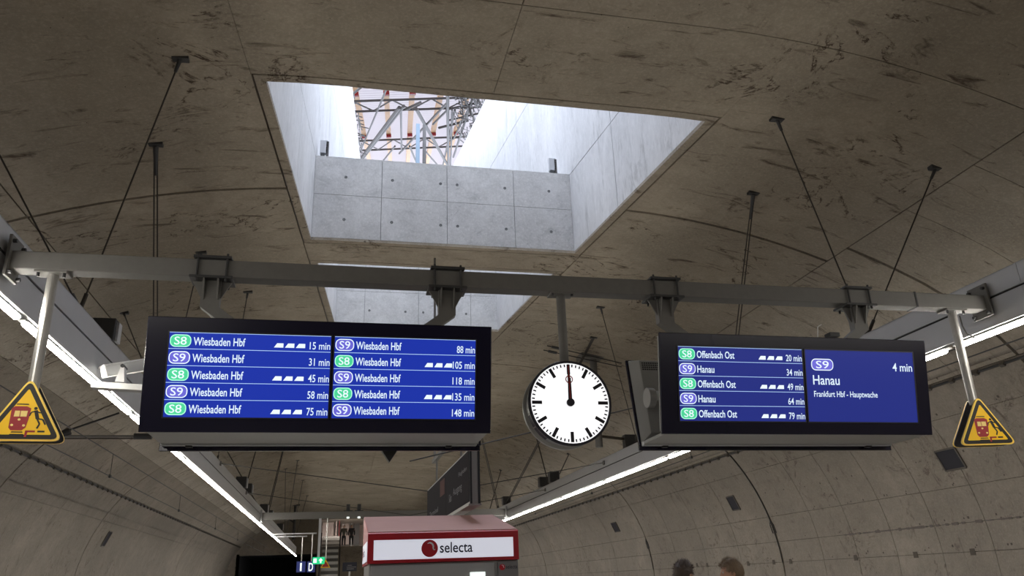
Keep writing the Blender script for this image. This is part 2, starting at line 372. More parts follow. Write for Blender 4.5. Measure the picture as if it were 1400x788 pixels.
# ---- wall panels (formwork grid)
def wpanel(parent, y0, y1, s0, s1, g0=.005, g1=.005, gs=.004, n=4, m=None):
    mb = MB(); V = []
    for off in (0, .05):
        for y in (y0 + g0, y1 - g1):
            for k in range(n + 1):
                x, z = arc_pt(s0 + gs * (1 if s1 > s0 else -1) + (s1 - s0 - 2 * gs * (1 if s1 > s0 else -1)) * k / n, off); V.append((x, y, z))
    N = n + 1
    F_ = [(k, k + 1, N + k + 1, N + k) for k in range(n)]
    F_ += [(k, 2 * N + k, 2 * N + k + 1, k + 1) for k in range(n)] + [(N + k, N + k + 1, 3 * N + k + 1, 3 * N + k) for k in range(n)]
    F_ += [(0, N, 3 * N, 2 * N), (n, 2 * N + n, 3 * N + n, N + n)]
    mb.add(V, F_); return mb.obj('concrete_panel', m or M['wallc'], parent)
sb = [S7, z2s(4.0), z2s(3.15), z2s(2.54), z2s(1.37), z2s(.73), z2s(.21), BOT]
ys = [-14, -5, 1.0, 6.0, 7.4, 8.7, 10.1, 11.45, 12.8, 14.13, 15.47, 16.82, 18.2, 20.1, 22.4, 24.7, 27.0, 29.3, 33.3, 37.3, 41.2, 45.2, 52, 59, EH]
MAIN = (10.1, 20.1, 29.3, 45.2)
for i in range(len(ys) - 1):
    g0, g1 = (.03 if ys[i] in MAIN else .005), (.03 if ys[i + 1] in MAIN else .005)
    for j in range(len(sb) - 1):
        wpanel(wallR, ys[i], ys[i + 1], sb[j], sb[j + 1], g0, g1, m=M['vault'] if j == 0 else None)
ysl = [-14, -5, 3, 10.64, 15.4, 20.2, 24.7, 29.0, 34.5, 39.8, 45.7, 52, 59, EH]
sbl = [S7, z2s(4.0), z2s(3.1), z2s(2.3), z2s(.35), BOT]
for i in range(len(ysl) - 1):
    g0, g1 = [(.03 if q in (10.64, 20.2, 29.0, 45.7) else .005) for q in (ysl[i], ysl[i + 1])]
    for j in range(len(sbl) - 1):
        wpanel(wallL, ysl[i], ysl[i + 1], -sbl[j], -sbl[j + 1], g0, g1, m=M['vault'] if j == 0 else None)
# tie holes on the right wall, small recess plugs in rows along the seams
tie = MB()
for sgn, yy, rowsS in ((1, ys[4:21], [z2s(q) for q in (3.7, 3.15, 2.6, 1.95, 1.42, .78, .3)]), ):
    for i in range(len(yy) - 1):
        for s_ in rowsS:
            for k in (0.28, 0.33, 0.72, 0.77):
                if random.random() < 0.45: continue
                y = yy[i] + (yy[i + 1] - yy[i]) * k + random.uniform(-.05, .05); s2 = s_ + random.uniform(-.04, .04); r = random.uniform(.012, .022)
                (xa, za), (xb, zb) = arc_pt(s2 - r, -.002), arc_pt(s2 + r, -.002); (xc, zc_), (xd, zd) = arc_pt(s2 - r, .02), arc_pt(s2 + r, .02)
                tie.hexa([(xa, y - r, za), (xa, y + r, za), (xb, y + r, zb), (xb, y - r, zb)], [(xc, y - r, zc_), (xc, y + r, zc_), (xd, y + r, zd), (xd, y - r, zd)])
tag(tie.obj('tie_holes', M['joint'], wallR), kind='stuff')
# seepage ledge and small blocked-out boxes on the right wall
for px, py in ((1170, 763), (1252, 759), (1330, 755), (1081, 768), (1058, 769), (1023, 771), (967, 773), (953, 773)):
    p = hit(px, py); mb = MB(); mb.box((p.x - .006, p.y - .065, p.z - .06), (p.x + .05, p.y + .065, p.z + .06))
    mb.obj('blanking_plate', M['joint'], wallR)
mb = MB()
for y0, y1 in ((17.2, 12.0),):
    for k in range(60):
        ya = y0 + (y1 - y0) * k / 60; yb = y0 + (y1 - y0) * (k + 1) / 60; r = .008 + .028 * random.random() * (.5 + .5 * math.sin(k * .35) ** 2)
        if random.random() < .12: continue
        (xa, za), (xb, zb) = arc_pt(z2s(.73) - r, -.004), arc_pt(z2s(.73) + r, -.004)
        mb.hexa([(xa, ya, za), (xa, yb, za), (xb, yb, zb), (xb, ya, zb)], [(xa + .03, ya, za), (xa + .03, yb, za), (xb + .03, yb, zb), (xb + .03, ya, zb)])
tag(mb.obj('seepage_crust', M['crust'], wallR), label='dark seepage crust along a seam', kind='stuff')
# wall niches (dark hatches)
def niche(px, py, wy, ws, wallo, side):
    p = hit(px, py); a = abs(p.x - CX); s_ = z2s(p.z - EYE)
    mb = MB(); q = []
    for off in (-.015, .04):
        for dy, ds in ((-wy, -ws), (wy, -ws), (wy, ws), (-wy, ws)):
            x, z = arc_pt(side * (s_ + ds), off); q.append((x, p.y + dy, z))
    mb.hexa(q[:4], q[4:]); o = mb.obj('wall_hatch', M['signface'], wallo)
    fr = MB()
    for i in range(4):
        A, B = Vector(q[i]), Vector(q[(i + 1) % 4]); fr.bar(A, B, .03, .03)
    fr.obj('hatch_frame', M['tray'], o); return o
niche(1300, 628, .26, .20, wallR, 1); niche(1003, 688, .22, .21, wallR, 1); niche(842, 721, .3, .2, wallR, 1); niche(145, 737, .2, .26, wallL, -1)
# joint conduits at the foot of the main joints (small forked pipe ends)
for yj in (20.1, 29.3):
    mb = MB()
    for a, b, dy in ((z2s(1.3), z2s(.2), 0), (z2s(1.28), z2s(.95), .09), (z2s(1.28), z2s(.95), -.09)):
        pts = []
        for k in range(7):
            s_ = a + (b - a) * k / 6; x, z = arc_pt(s_, -.02); pts.append((x, yj + dy * min(1, k / 2), z))
        for k in range(6): mb.tube(pts[k], pts[k + 1], .011, 6)
    mb.obj('joint_hose', M['cable'], wallR, smooth=True)
mb = MB()
pts = [(lambda q: (q[0], 20.1, q[1]))(arc_pt(s_, -.015)) for s_ in np.linspace(z2s(3.7), z2s(1.3), 22)]
for k in range(21): mb.tube(pts[k], pts[k + 1], .014, 6)
mb.obj('joint_seal', M['cable'], wallR, smooth=True)

# ---- skylight frames, shaft walls, cross strips
TOPL, TOPR = 13.05 + EYE, 12.25 + EYE; SEAM = 7.09 + EYE
def skyframe(y0, y1, n):
    fr = MB(); xl0, xr0, xl1, xr1 = XL(y0), XR(y0), XL(y1), XR(y1); g = .012
    out = [(xl0 + g, y0 + g), (xr0 - g, y0 + g), (xr1 - g, y1 - g), (xl1 + g, y1 - g)]
    inn = [(XL(y0 + FR) + FR, y0 + FR), (XR(y0 + FR) - FR, y0 + FR), (XR(y1 - FR) - FR, y1 - FR), (XL(y1 - FR) + FR, y1 - FR)]
    for i in range(4):
        j = (i + 1) % 4; K = 14 if i in (0, 2) else 3
        for k in range(K):
            def P(A, B, t): return (A[0] + (B[0] - A[0]) * t, A[1] + (B[1] - A[1]) * t)
            q = [P(out[i], out[j], k / K), P(out[i], out[j], (k + 1) / K), P(inn[i], inn[j], (k + 1) / K), P(inn[i], inn[j], k / K)]
            fr.hexa([(x, y, zc(x)) for x, y in q], [(x, y, zc(x) + .05) for x, y in q])
    o = fr.obj('trim_%d' % n, M['vault']); tag(o, kind='structure', label='plain concrete frame round skylight opening'); return inn
in1 = skyframe(Y0, Y1, 1); in2 = skyframe(Y2, Y3, 2)
def quad_panels(parent, fn, us, vs, g=.008, th=.05, m=None, name='concrete_panel', nrm=(1, 0, 0)):
    nrm = Vector(nrm) * th
    for i in range(len(us) - 1):
        for j in range(len(vs) - 1):
            u0, u1, v0, v1 = us[i] + g, us[i + 1] - g, vs[j] + g, vs[j + 1] - g
            q = [Vector(fn(u, v)) for u, v in ((u0, v0), (u1, v0), (u1, v1), (u0, v1))]
            MB().hexa(q, [p + nrm for p in q]).obj(name, m or M['shaft'], parent)
ZB = 5.45 + EYE
YE = 24.0
def wl(y): return XL(y) + FR
def wr(y): return XR(y) - FR
def shaftwall(name, fn, top, nrm, us, vs, lab, bk):
    b = MB(); n = Vector(nrm)
    q = [Vector(fn(u, v)) + n * .03 for u, v in ((us[0], vs[0]), (us[-1], vs[0]), (us[-1], top), (us[0], top))]
    b.hexa(q, [p + n * .5 for p in q]); w = b.obj(name, M['shaftjoint']); tag(w, lab, kind='structure')
    quad_panels(w, fn, us, vs, nrm=nrm); return w
zf = zc(-0.9) + .052
shaftwall('wall_skylight_left', lambda y, z: (wl(y), y, z), TOPL, (-1, 0, 0), [8.0, 10.66, 15.4, 20.0, YE], [zf + .0, SEAM, 10.0 + EYE, TOPL], 'pale concrete side wall of the skylight slot, left', 0)
shaftwall('wall_skylight_right', lambda y, z: (wr(y), y, z), TOPR, (1, 0, 0), [8.0, 10.66, 15.4, 20.0, YE], [zf + .0, SEAM, 10.0 + EYE, TOPR], 'pale concrete side wall of the skylight slot, right', 0)
w = MB().box((wl(8) - .4, 7.6, zc(CX) + .02), (wr(8) + .4, 8.0, TOPR)).obj('wall_skylight_near', M['shaft']); tag(w, 'near end wall of the skylight slot', kind='structure')
w = MB().box((wl(YE) - .4, YE, SEAM), (wr(YE) + .4, YE + .4, TOPR)).obj('wall_skylight_far', M['shaft']); tag(w, 'far end wall of the skylight slot', kind='structure')
def crossbeam(name, y0, y1, lab, us, tie_u):
    b = MB(); xl, xr = wl(y0), wr(y0)
    b.box((xl - .1, y0 + .035, zc(CX) + .06), (xr + .1, y1, SEAM)); o = b.obj(name, M['shaftjoint']); tag(o, lab, kind='structure')
    zb = zc(xl) + .052; zm = (zb + SEAM) / 2 + .05
    quad_panels(o, lambda u, z: (xl + (xr - xl) * u, y0, z), us, [zb, zm, SEAM], g=.0, th=.034, m=M['shaftbeam'], nrm=(0, 1, 0))
    # visible joints: thin recessed gaps are cut by shrinking the panels
    for c in [c for c in o.children if c.name.startswith('concrete_panel')]:
        me = c.data; xs = [v.co.x for v in me.vertices]; zs = [v.co.z for v in me.vertices]; a, bb, z0, z1 = min(xs), max(xs), min(zs), max(zs)
        for v in me.vertices:
            v.co.x += .004 if v.co.x < (a + bb) / 2 else -.004; v.co.z += .003 if v.co.z < (z0 + z1) / 2 else -.004
    top = MB().box((xl, y0, SEAM - .002), (xr, y1, SEAM + .02)); top.obj('coping', M['shaftbeam'], o)
    tm = MB().lathe([(0.001, .0), (.014, .0), (.018, -.005), (.026, -.003), (.028, .003)], (0, 0, 0), 14).mesh('tie_hole', M['hole'], True)
    for u in tie_u:
        for zz in (zb + .36, zb + 1.18):
            link('tie_hole', tm, o, loc=(xl + (xr - xl) * u, y0 - .002, zz))
    return o
yb1 = Y1 - FR
crossbeam('trim_3', yb1, Y2 + FR, 'grey concrete crossbeam at the far end of first skylight opening', [0, .25, .50, .765, 1.0], (.115, .29, .475, .54, .73, .91))
crossbeam('trim_4', Y3 - FR, YE, 'grey concrete crossbeam at the far end of second skylight opening', [0, .17, .50, .83, 1.0], (.2, .42, .53, .8))

# ---- platform floor, track beds, end walls
fl = MB().box((-2.95, -14, -.35), (6.80, EH, 0)).obj('floor', M['floor']); tag(fl, 'grey granite station platform', kind='structure')
for nm, xa, xb in (('floor_track_left', -8.3, -2.95), ('floor_track_right', 6.80, 12.0)):
    t = MB().box((xa, -14, -1.2), (xb, EH, -.96)).obj(nm, M['bed']); tag(t, 'concrete track bed beside the platform', kind='structure')
    cxx = -4.65 if xa < 0 else 8.5
    for d_ in (-.75, .75): MB().box((cxx + d_ - .035, -14, -.96), (cxx + d_ + .035, EH, -.80)).obj('rail', M['rail'], t)
wb = MB().box((-8.5, -14.3, -1.2), (12.2, -14, 7.4)).obj('wall_back_added', M['wallc']); tag(wb, 'unseen end wall behind the viewer, added to block sky light', kind='structure')  # unseen closing wall, added to keep sky light out of the hall
we = MB()
Yw = EH + .02
we.box((-8.4, Yw, -1.2), (-7.0, Yw + .4, 7.4)); we.box((-7.0, Yw, 2.45 + EYE), (-1.15, Yw + .4, 7.4))
we.box((9.0, Yw, -1.2), (12.1, Yw + .4, 7.4)); we.box((-1.25, Yw, -1.2), (-1.0, Yw + .4, 2.9 + EYE))
we.box((-1.0, Yw, -1.2), (.62, Yw + .4, 2.62 + EYE)); we.box((-1.2, Yw, 6.68), (2.3, Yw + .4, 7.4)); we.box((2.2, Yw, 2.9 + EYE), (9.0, Yw + .4, 7.4)); we.box((.62, Yw, -1.2), (9.0, Yw + .4, 2.62 + EYE))
tag(we.obj('wall_end', M['wallc']), 'far end wall of the hall round the escalator opening', kind='structure')
tp = MB()
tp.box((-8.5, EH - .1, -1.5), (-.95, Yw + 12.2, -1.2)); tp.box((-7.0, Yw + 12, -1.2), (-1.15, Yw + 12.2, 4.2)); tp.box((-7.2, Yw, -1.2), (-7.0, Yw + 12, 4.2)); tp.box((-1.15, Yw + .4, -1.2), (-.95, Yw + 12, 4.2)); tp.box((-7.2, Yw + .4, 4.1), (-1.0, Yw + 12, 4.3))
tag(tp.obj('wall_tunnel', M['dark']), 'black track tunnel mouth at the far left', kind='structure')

# ================================================================== LIGHT CHANNELS AND LUMINAIRES
def channel(side, label):
    if side < 0: X, sg = -2.65, -1
    else: X, sg = 6.50, 1
    zt, zm, zb = 2.81 + EYE, 2.57 + EYE, 2.28 + EYE
    if side > 0: zt, zm = 2.79 + EYE, 2.56 + EYE
    t = T('lighting_channel', label, 'channel', (X + sg * .15, 30, zb))
    t.part('inner_body', MB().box((X + sg * .02, -10, zb + .01), (X + sg * .075, 62, zt - .01)), M['channelgap'])
    up = MB().box((X, -2, zm + .012), (X + sg * .02, 2 - .004, zt)).box((X, -2, zt - .012), (X + sg * .085, 2 - .004, zt)).mesh('upper_panel', M['channel'])
    lo = MB().box((X, -2, zb), (X + sg * .02, 2 - .004, zm - .012)).box((X, -2, zb - .012), (X + sg * .085, 2 - .004, zb)).mesh('lower_panel', M['channel'])
    lo.update()
    for k in range(18):
        for nm, me in (('upper_panel', up), ('lower_panel', lo)):
            o = link(nm, me, t.o); o.location = (-t.l.x, -8 + 4 * k - 2 + .9 + 1.1 - t.l.y, -t.l.z)
    out = MB().box((X + sg * .075, -10, zb), (X + sg * .085, 62, zt)); t.part('outer_panel', out, M['channel'])
    return t
chL = channel(-1, 'long light grey metal channel with a lamp row beneath, along left platform edge')
chR = channel(1, 'long light grey metal channel with a lamp row beneath, along right platform edge')
def luminaires(side):
    X = -2.65 if side < 0 else 6.50; sg = side; zt = 2.268 + EYE
    # housing above, diffuser wrapping under it; two meshes shared by all
    a, b = (X - .0 * sg, X + .17 * sg)
    hm = MB().box((a + .02 * sg, -1.96, 0), (a + .078 * sg, 1.96, -.014)).mesh('lamp_housing', M['white'])
    dm = MB().prism([(a + .012 * sg, -.012), (a + .012 * sg, -.034), (a + .025 * sg, -.048), (a + .055 * sg, -.048), (a + .068 * sg, -.034), (a + .068 * sg, -.012)], -1.90, 1.90).mesh('diffuser', M['lamp'])
    for k in range(17):
        yc = -4.9 + 4.0 * k + 2.0 - .0 + (0.03)
        yc = 15.1 + 2.0 + 4.0 * (k - 5)
        nth = k - 1
        word = 'left' if side < 0 else 'right'
        lab = ('white strip lamp of the %s row, behind the viewer' % word) if nth < 0 else 'white strip lamp, %s from the front in the %s row' % (ORD[nth], word)
        o = thing('strip_lamp', lab, 'lamp', (0, yc, zt - .022), 'strip lamps of the %s row' % word)
        if yc > 61.5: bpy.data.objects.remove(o); continue
        link('lamp_housing', hm, o); link('diffuser', dm, o)
luminaires(-1); luminaires(1)

# ================================================================== GANTRY BEAM
BY0, BY1, BZ0, BZ1 = 6.42, 6.57, 2.438 + EYE, 2.592 + EYE
BXL, BXR = -2.60, 6.46
g = T('gantry_beam', 'grey steel box beam spanning the platform between the two lamp channels, near', 'beam', (1.9, 6.5, BZ0))
g.part('box_beam', MB().box((BXL, BY0, BZ0), (BXR, BY1, BZ1)), M['steel'], bevel=.008)
g.part('splice_sleeve', MB().box((5.62, BY0 - .004, BZ0 - .004), (5.64, BY1 + .004, BZ1 + .004)), M['steeldark'])
for X, sg in ((BXL, -1), (BXR, 1)):
    g.part('end_plate', MB().box((X - .012, BY0 - .05, BZ0 - .07), (X + .012, BY1 + .05, BZ1 + .12)), M['steel'], bevel=.004)
    bm_ = MB().tube((0, 0, 0), (-.03 * sg, 0, 0), .017, 6).mesh('bolt', M['steeldark'])
    for dy, dz in ((-.02, .09), (.17, .09), (-.02, -.045), (.17, -.045)):
        link('bolt', bm_, g.o, loc=Vector((X - sg * .012, BY0 + dy, (BZ1 if dz > 0 else BZ0) + dz * .8)) - g.l)
for px, py in ((62, 324), (55, 333), (44, 334)):      # bolts in the channel face over the beam end
    pass
def strip_ends(Xc, name): pass

# ================================================================== DEPARTURE DISPLAYS
TH = math.asin(.158 / .86); PW, PH = 2.613, .857
PZ = 1.945 + EYE
def badge(scr, kind, x, zc_, w, h, big=False):
    y = -.003
    o1 = MB(); flat(o1, rrect(x, x + w, zc_ - h / 2, zc_ + h / 2, h * .42), y)
    outl = M['gtxt'] if kind == 'S8' else M['wtxt']
    o1.obj('badge_outline', outl, scr)
    o2 = MB(); e = h * .075; flat(o2, rrect(x + e, x + w - e, zc_ - h / 2 + e, zc_ + h / 2 - e, h * .42 - e), y - .001)
    o2.obj('line_badge', M['green'] if kind == 'S8' else M['lilac'], scr)
    t = MB(); cap = h * .62; text_mb(t, kind, x + w * .21, x + w * .79, zc_ - cap / 2, cap, y - .002, .004)
    t.obj('line_number', M['wtxt'], scr)
def screen(par, loc, rot, u0, u1, m, label):
    x0, x1 = PW * u0, PW * u1; z1, z0 = -.135 * PH, -.87 * PH
    s = MB(); s.box((x0, -.001, z0), (x1, .002, z1)); o = s.obj('screen', m, par, loc=loc, rot=rot); o['label'] = label; 
    fr = MB(); e = .010
    for a, b in (((x0 - e, z0 - e), (x1 + e, z0)), ((x0 - e, z1), (x1 + e, z1 + e)), ((x0 - e, z0), (x0, z1)), ((x1, z0), (x1 + e, z1))):
        fr.box((a[0], -.004, a[1]), (b[0], .004, b[1]))
    fr.obj('screen_surround', M['black'], o); return o, x0, x1, z0, z1
TRAIN_W = .233
def board(scr, x0, x1, z0, z1, rows, k=1.0, namew=None):
    n = len(rows); rh = (z1 - z0) / n
    rl = MB(); rl.box((x0, -.0025, z1 - .004), (x1, -.0015, z1))
    for i in range(1, n): rl.box((x0, -.0025, z1 - rh * i - .001), (x1, -.0015, z1 - rh * i + .0032))
    rl.obj('dividing_lines', M['rule'], scr)
    for i, (ln, name, tr, mins) in enumerate(rows):
        zb = z1 - rh * (i + 1); zc_ = zb + rh * .50
        badge(scr, ln, x0 + .006, zc_ - .002, .150 * k, .094)
        w = namew[name] * k
        t = MB(); text_mb(t, name, x0 + .172 * k, x0 + .172 * k + w, zb + rh * .24, .060, -.003, .014); t.obj('destination', M['txt'], scr)
        wm = .155 * k * (1.0 if len(mins) < 7 else 1.21)
        t = MB(); text_mb(t, mins, x1 - .004 - wm, x1 - .004, zb + rh * .16, .056, -.003, .008); t.obj('minutes', M['txt'], scr)
        if tr:
            t = MB(); tw = .069 * k; st = .081 * k; xe = x1 - .004 - wm - (.034 if len(mins) < 7 else .006)
            for j in range(3):
                a = xe - 3 * st + j * st + (st - tw)
                t.add([(a, -.003, zb + rh * .22), (a + tw, -.003, zb + rh * .22), (a + tw, -.003, zb + rh * .48), (a + tw * .32, -.003, zb + rh * .48)], [(0, 1, 2, 3)])
            t.obj('train_length_symbol', M['wtxt'], scr)
def display(XLf, label, scr_fn, arms, first):
    XC = XLf + PW / 2
    t = T('departure_display', label, 'display', (XC, 6.48, PZ - PH))
    L = t.l
    floc = Vector((XLf, 6.0, PZ)) - L; frot = (TH, 0, 0)
    rloc = Vector((XLf + .03, 6.955, PZ)) - L; rrot = (-TH, 0, 0)
    MB().box((0, .002, -PH), (PW, .030, 0)).obj('front_bezel', M['bezel'], t.o, bevel=.006, loc=floc, rot=frot)
    MB().box((.02, .030, -PH + .02), (PW - .02, .105, -.02)).obj('front_housing', M['housing'], t.o, bevel=.01, loc=floc, rot=frot)
    MB().box((0, -.030, -PH), (PW, -.002, 0)).obj('rear_bezel', M['bezel'], t.o, bevel=.006, loc=rloc, rot=rrot)
    rh_ = MB().hexa([(.02, -.030, -PH + .01), (PW - .02, -.030, -PH + .01), (PW - .02, -.030, -.01), (.02, -.030, -.01)],
                    [(.10, -.115, -PH + .09), (PW - .10, -.115, -PH + .09), (PW - .10, -.115, -.04), (.10, -.115, -.04)]).obj('rear_housing', M['housing'], t.o, bevel=.006, loc=rloc, rot=rrot)
    v = MB(); 
    for i in range(12):
        for j in range(4): v.box((.12 + i * .022, -.119, -.075 - j * .022), (.134 + i * .022, -.114, -.063 - j * .022))
    v.obj('vent_grille', M['black'], t.o, loc=rloc, rot=rrot)
    MB().box((0.03, -.001, -.83 * PH), (PW - .03, .001, -.13 * PH)).obj('rear_screen', M['scrB'], t.o, loc=rloc, rot=rrot)
    tb = MB().box((XLf + .05, 6.20, PZ - PH + .022), (XLf + PW - .02, 6.70, PZ - PH + .05))
    t.part('tray_lip', MB().box((XLf + .05, 6.70, PZ - PH + .010), (XLf + PW - .02, 6.762, PZ - PH + .05)), M['channel'], bevel=.003)
    t.part('rear_skirt', MB().box((XLf + .03, 6.772, PZ - PH - .024), (XLf + PW + .02, 6.80, PZ - PH + .02)), M['bezel'], bevel=.003)
    t.part('bottom_tray', tb, M['housing'], bevel=.004)
    for q in (.1, .9): t.part('latch', MB().box((XLf + PW * q - .025, 6.71, PZ - PH - .004), (XLf + PW * q + .025, 6.76, PZ - PH + .012)), M['black'])
    # tie tube between the two panels with round end discs
    t.part('tie_tube', MB().tube((XLf + .12, 6.48, 1.50 + EYE), (XLf + PW - .12, 6.48, 1.50 + EYE), .045, 16), M['housing'], smooth=False)
    for xx in (XLf + .06, XLf + PW - .12): t.part('end_disc', MB().tube((xx, 6.56, 1.50 + EYE), (xx + .06, 6.56, 1.50 + EYE), .09, 28), M['housing'])
    for px_arm, sg in arms:
        p = atY(px_arm, 400, BY0); x = p.x; w = .075
        # clamp: top plate, two threaded rods each side, bottom plate, ribs, arm
        cl = t.part('clamp_plate', MB().box((x - .15, BY0 - .04, BZ1), (x + .15, BY1 + .04, BZ1 + .022)), M['steeldark'], bevel=.003)
        t.part('clamp_plate', MB().box((x - .17, BY0 - .04, BZ0 - .022), (x + .17, BY1 + .04, BZ0)), M['steeldark'], bevel=.003)
        for a in (-.115, .115):
            for yy in (BY0 - .018, BY1 + .018):
                t.part('clamp_rod', MB().tube((x + a, yy, BZ0 - .05), (x + a, yy, BZ1 + .045), .010, 8), M['steeldark'])
        for a in (-.055, .055):
            t.part('rib', MB().add([(x + a - .006, BY0 - .03, BZ0 - .022), (x + a - .006, BY1 + .03, BZ0 - .022), (x + a - .006, BY1 - .03, BZ0 - .19), (x + a - .006, BY0 + .03, BZ0 - .19),
                                    (x + a + .006, BY0 - .03, BZ0 - .022), (x + a + .006, BY1 + .03, BZ0 - .022), (x + a + .006, BY1 - .03, BZ0 - .19), (x + a + .006, BY0 + .03, BZ0 - .19)],
                                   [(0, 1, 2, 3), (7, 6, 5, 4), (0, 4, 5, 1), (1, 5, 6, 2), (2, 6, 7, 3), (3, 7, 4, 0)]), M['steel'])
        for s2 in (-1, 1):
            t.part('gusset', MB().prism([(x + s2 * .05, BZ0 - .022), (x + s2 * .155, BZ0 - .022), (x + s2 * .06, BZ0 - .20)], 6.487, 6.503), M['steel'])
        y0, y1 = BY0 + .035, BY1 - .035; z1 = BZ0 - .022; z2 = BZ0 - .25; z3 = BZ0 - .40; dx = sg * .20
        arm = MB().hexa([(x - w, y0, z2), (x + w, y0, z2), (x + w, y1, z2), (x - w, y1, z2)], [(x - w, y0, z1), (x + w, y0, z1), (x + w, y1, z1), (x - w, y1, z1)])
        arm.hexa([(x - w + dx, y0, z3), (x + w + dx, y0, z3), (x + w + dx, y1, z3), (x - w + dx, y1, z3)], [(x - w, y0, z2), (x + w, y0, z2), (x + w, y1, z2), (x - w, y1, z2)])
        arm.hexa([(x - w + dx, y0, 1.5 + EYE), (x + w + dx, y0, 1.5 + EYE), (x + w + dx, y1, 1.5 + EYE), (x - w + dx, y1, 1.5 + EYE)], [(x - w + dx, y0, z3), (x + w + dx, y0, z3), (x + w + dx, y1, z3), (x - w + dx, y1, z3)])
        t.part('hanger_arm', arm, M['steel'])
    scr_fn(t, floc, frot); return t
NW = {'Wiesbaden Hbf': .372, 'Offenbach Ost': .352, 'Hanau': .158}
def scr1(t, loc, rot):
    a = screen(t.o, loc, rot, .062, .513, M['scrA'], 'blue screen, left half')
    board(*a, [('S8', 'Wiesbaden Hbf', 1, '15 min'), ('S9', 'Wiesbaden Hbf', 0, '31 min'), ('S8', 'Wiesbaden Hbf', 1, '45 min'), ('S9', 'Wiesbaden Hbf', 0, '58 min'), ('S8', 'Wiesbaden Hbf', 1, '75 min')], 1.0, NW)
    a = screen(t.o, loc, rot, .524, .949, M['scrA'], 'blue screen, right half')
    board(*a, [('S9', 'Wiesbaden Hbf', 0, '88 min'), ('S8', 'Wiesbaden Hbf', 1, '105 min'), ('S9', 'Wiesbaden Hbf', 0, '118 min'), ('S8', 'Wiesbaden Hbf', 1, '135 min'), ('S9', 'Wiesbaden Hbf', 0, '148 min')], .95, NW)
def scr2(t, loc, rot):
    a = screen(t.o, loc, rot, .063, .513, M['scrB'], 'blue screen listing five departures')
    board(*a, [('S8', 'Offenbach Ost', 1, '20 min'), ('S9', 'Hanau', 0, '34 min'), ('S8', 'Offenbach Ost', 1, '49 min'), ('S9', 'Hanau', 0, '64 min'), ('S8', 'Offenbach Ost', 1, '79 min')], 1.0, NW)
    s, x0, x1, z0, z1 = screen(t.o, loc, rot, .525, .944, M['scrB'], 'blue screen with the next departure')
    H = z1 - z0; Wd = x1 - x0
    badge(s, 'S9', x0 + .05 * Wd, z1 - .205 * H, .20 * Wd, .165 * H)
    for txt, a, b, zb, cap in (('Hanau', .058, .298, z1 - .485 * H, .130 * H), ('4 min', .80, .985, z1 - .275 * H, .115 * H), ('Frankfurt Hbf - Hauptwache', .060, .640, z1 - .655 * H, .080 * H)):
        t_ = MB(); text_mb(t_, txt, x0 + a * Wd, x0 + b * Wd, zb, cap, -.003, .010); t_.obj('destination', M['txt'], s)
d1 = display(-1.428, 'wide black double-sided departure board left of the clock, ten blue rows to Wiesbaden Hbf', scr1, ((287, 1), (612, -1)), True)
d2 = display(2.640, 'wide black double-sided departure board right of the clock, showing Hanau in 4 min', scr2, ((910, 1), (1172, -1)), False)
d2.part('antenna', MB().tube(atY(1118, 461, 6.2), atY(1118, 447, 6.2), .004, 6).tube(atY(1118, 447, 6.2), atY(1123, 444, 6.2), .004, 6), M['white'])
d2.part('sensor', MB().box(tuple(atY(1133, 461, 6.1) - Vector((0, .03, 0))), tuple(atY(1145, 456, 6.1) + Vector((0, .06, 0)))), M['black'])
d1.part('cable_bracket', MB().prism([(0.36, PZ - PH - .01), (0.50, PZ - PH - .01), (0.43, PZ - PH - .115)], 6.80, 6.88), M['steeldark'])

# ================================================================== CLOCK
cc = atY(779.5, 551, 6.40); RC = .362
ck = T('station_clock', 'round white-faced station clock hanging from the grey beam, hands at twelve', 'clock', (cc.x, 6.5, cc.z))
prof = [(RC - .012, .012), (RC - .012, -.012), (RC, -.016), (RC + .004, 0), (RC + .004, .03), (RC - .018, .045), (RC - .018, .195), (RC + .004, .21), (RC + .004, .245), (RC - .012, .25)]
ck.part('case', MB().lathe(prof, cc, 64), M['clockrim'], smooth=False)
ck.part('rim', MB().lathe([(RC - .014, -.002), (RC - .012, -.018), (RC + .002, -.020), (RC + .008, -.004), (RC + .008, .012)], cc, 64), M['mark'], smooth=True)
for a0, a1 in ((195, 212), (214, 236)):
    lt = MB()
    for k in range(6):
        A, B = math.radians(a0 + (a1 - a0) * k / 6), math.radians(a0 + (a1 - a0) * (k + 1) / 6); r = RC - .010
        p, q = (cc.x + r * math.cos(A), cc.z + r * math.sin(A)), (cc.x + r * math.cos(B), cc.z + r * math.sin(B))
        lt.hexa([(p[0], cc.y + .07, p[1]), (q[0], cc.y + .07, q[1]), (q[0], cc.y + .15, q[1]), (p[0], cc.y + .15, p[1])],
                [(cc.x + (p[0] - cc.x) * .97, cc.y + .07, cc.z + (p[1] - cc.z) * .97), (cc.x + (q[0] - cc.x) * .97, cc.y + .07, cc.z + (q[1] - cc.z) * .97), (cc.x + (q[0] - cc.x) * .97, cc.y + .15, cc.z + (q[1] - cc.z) * .97), (cc.x + (p[0] - cc.x) * .97, cc.y + .15, cc.z + (p[1] - cc.z) * .97)])
    ck.part('case_slot', lt, M['mark'])
dl = MB(); flat(dl, [(RC * .972 * math.cos(2 * math.pi * i / 64), RC * .972 * math.sin(2 * math.pi * i / 64)) for i in range(64)], 0)
dial = dl.obj('dial', M['dial'], ck.o, loc=Vector((cc.x, cc.y - .004, cc.z)) - ck.l)
dl2 = MB(); flat(dl2, [(RC * .972 * math.cos(2 * math.pi * i / 64), RC * .972 * math.sin(2 * math.pi * i / 64)) for i in range(64)], 0)
dl2.obj('rear_dial', M['dial'], ck.o, loc=Vector((cc.x, cc.y + .248, cc.z)) - ck.l)
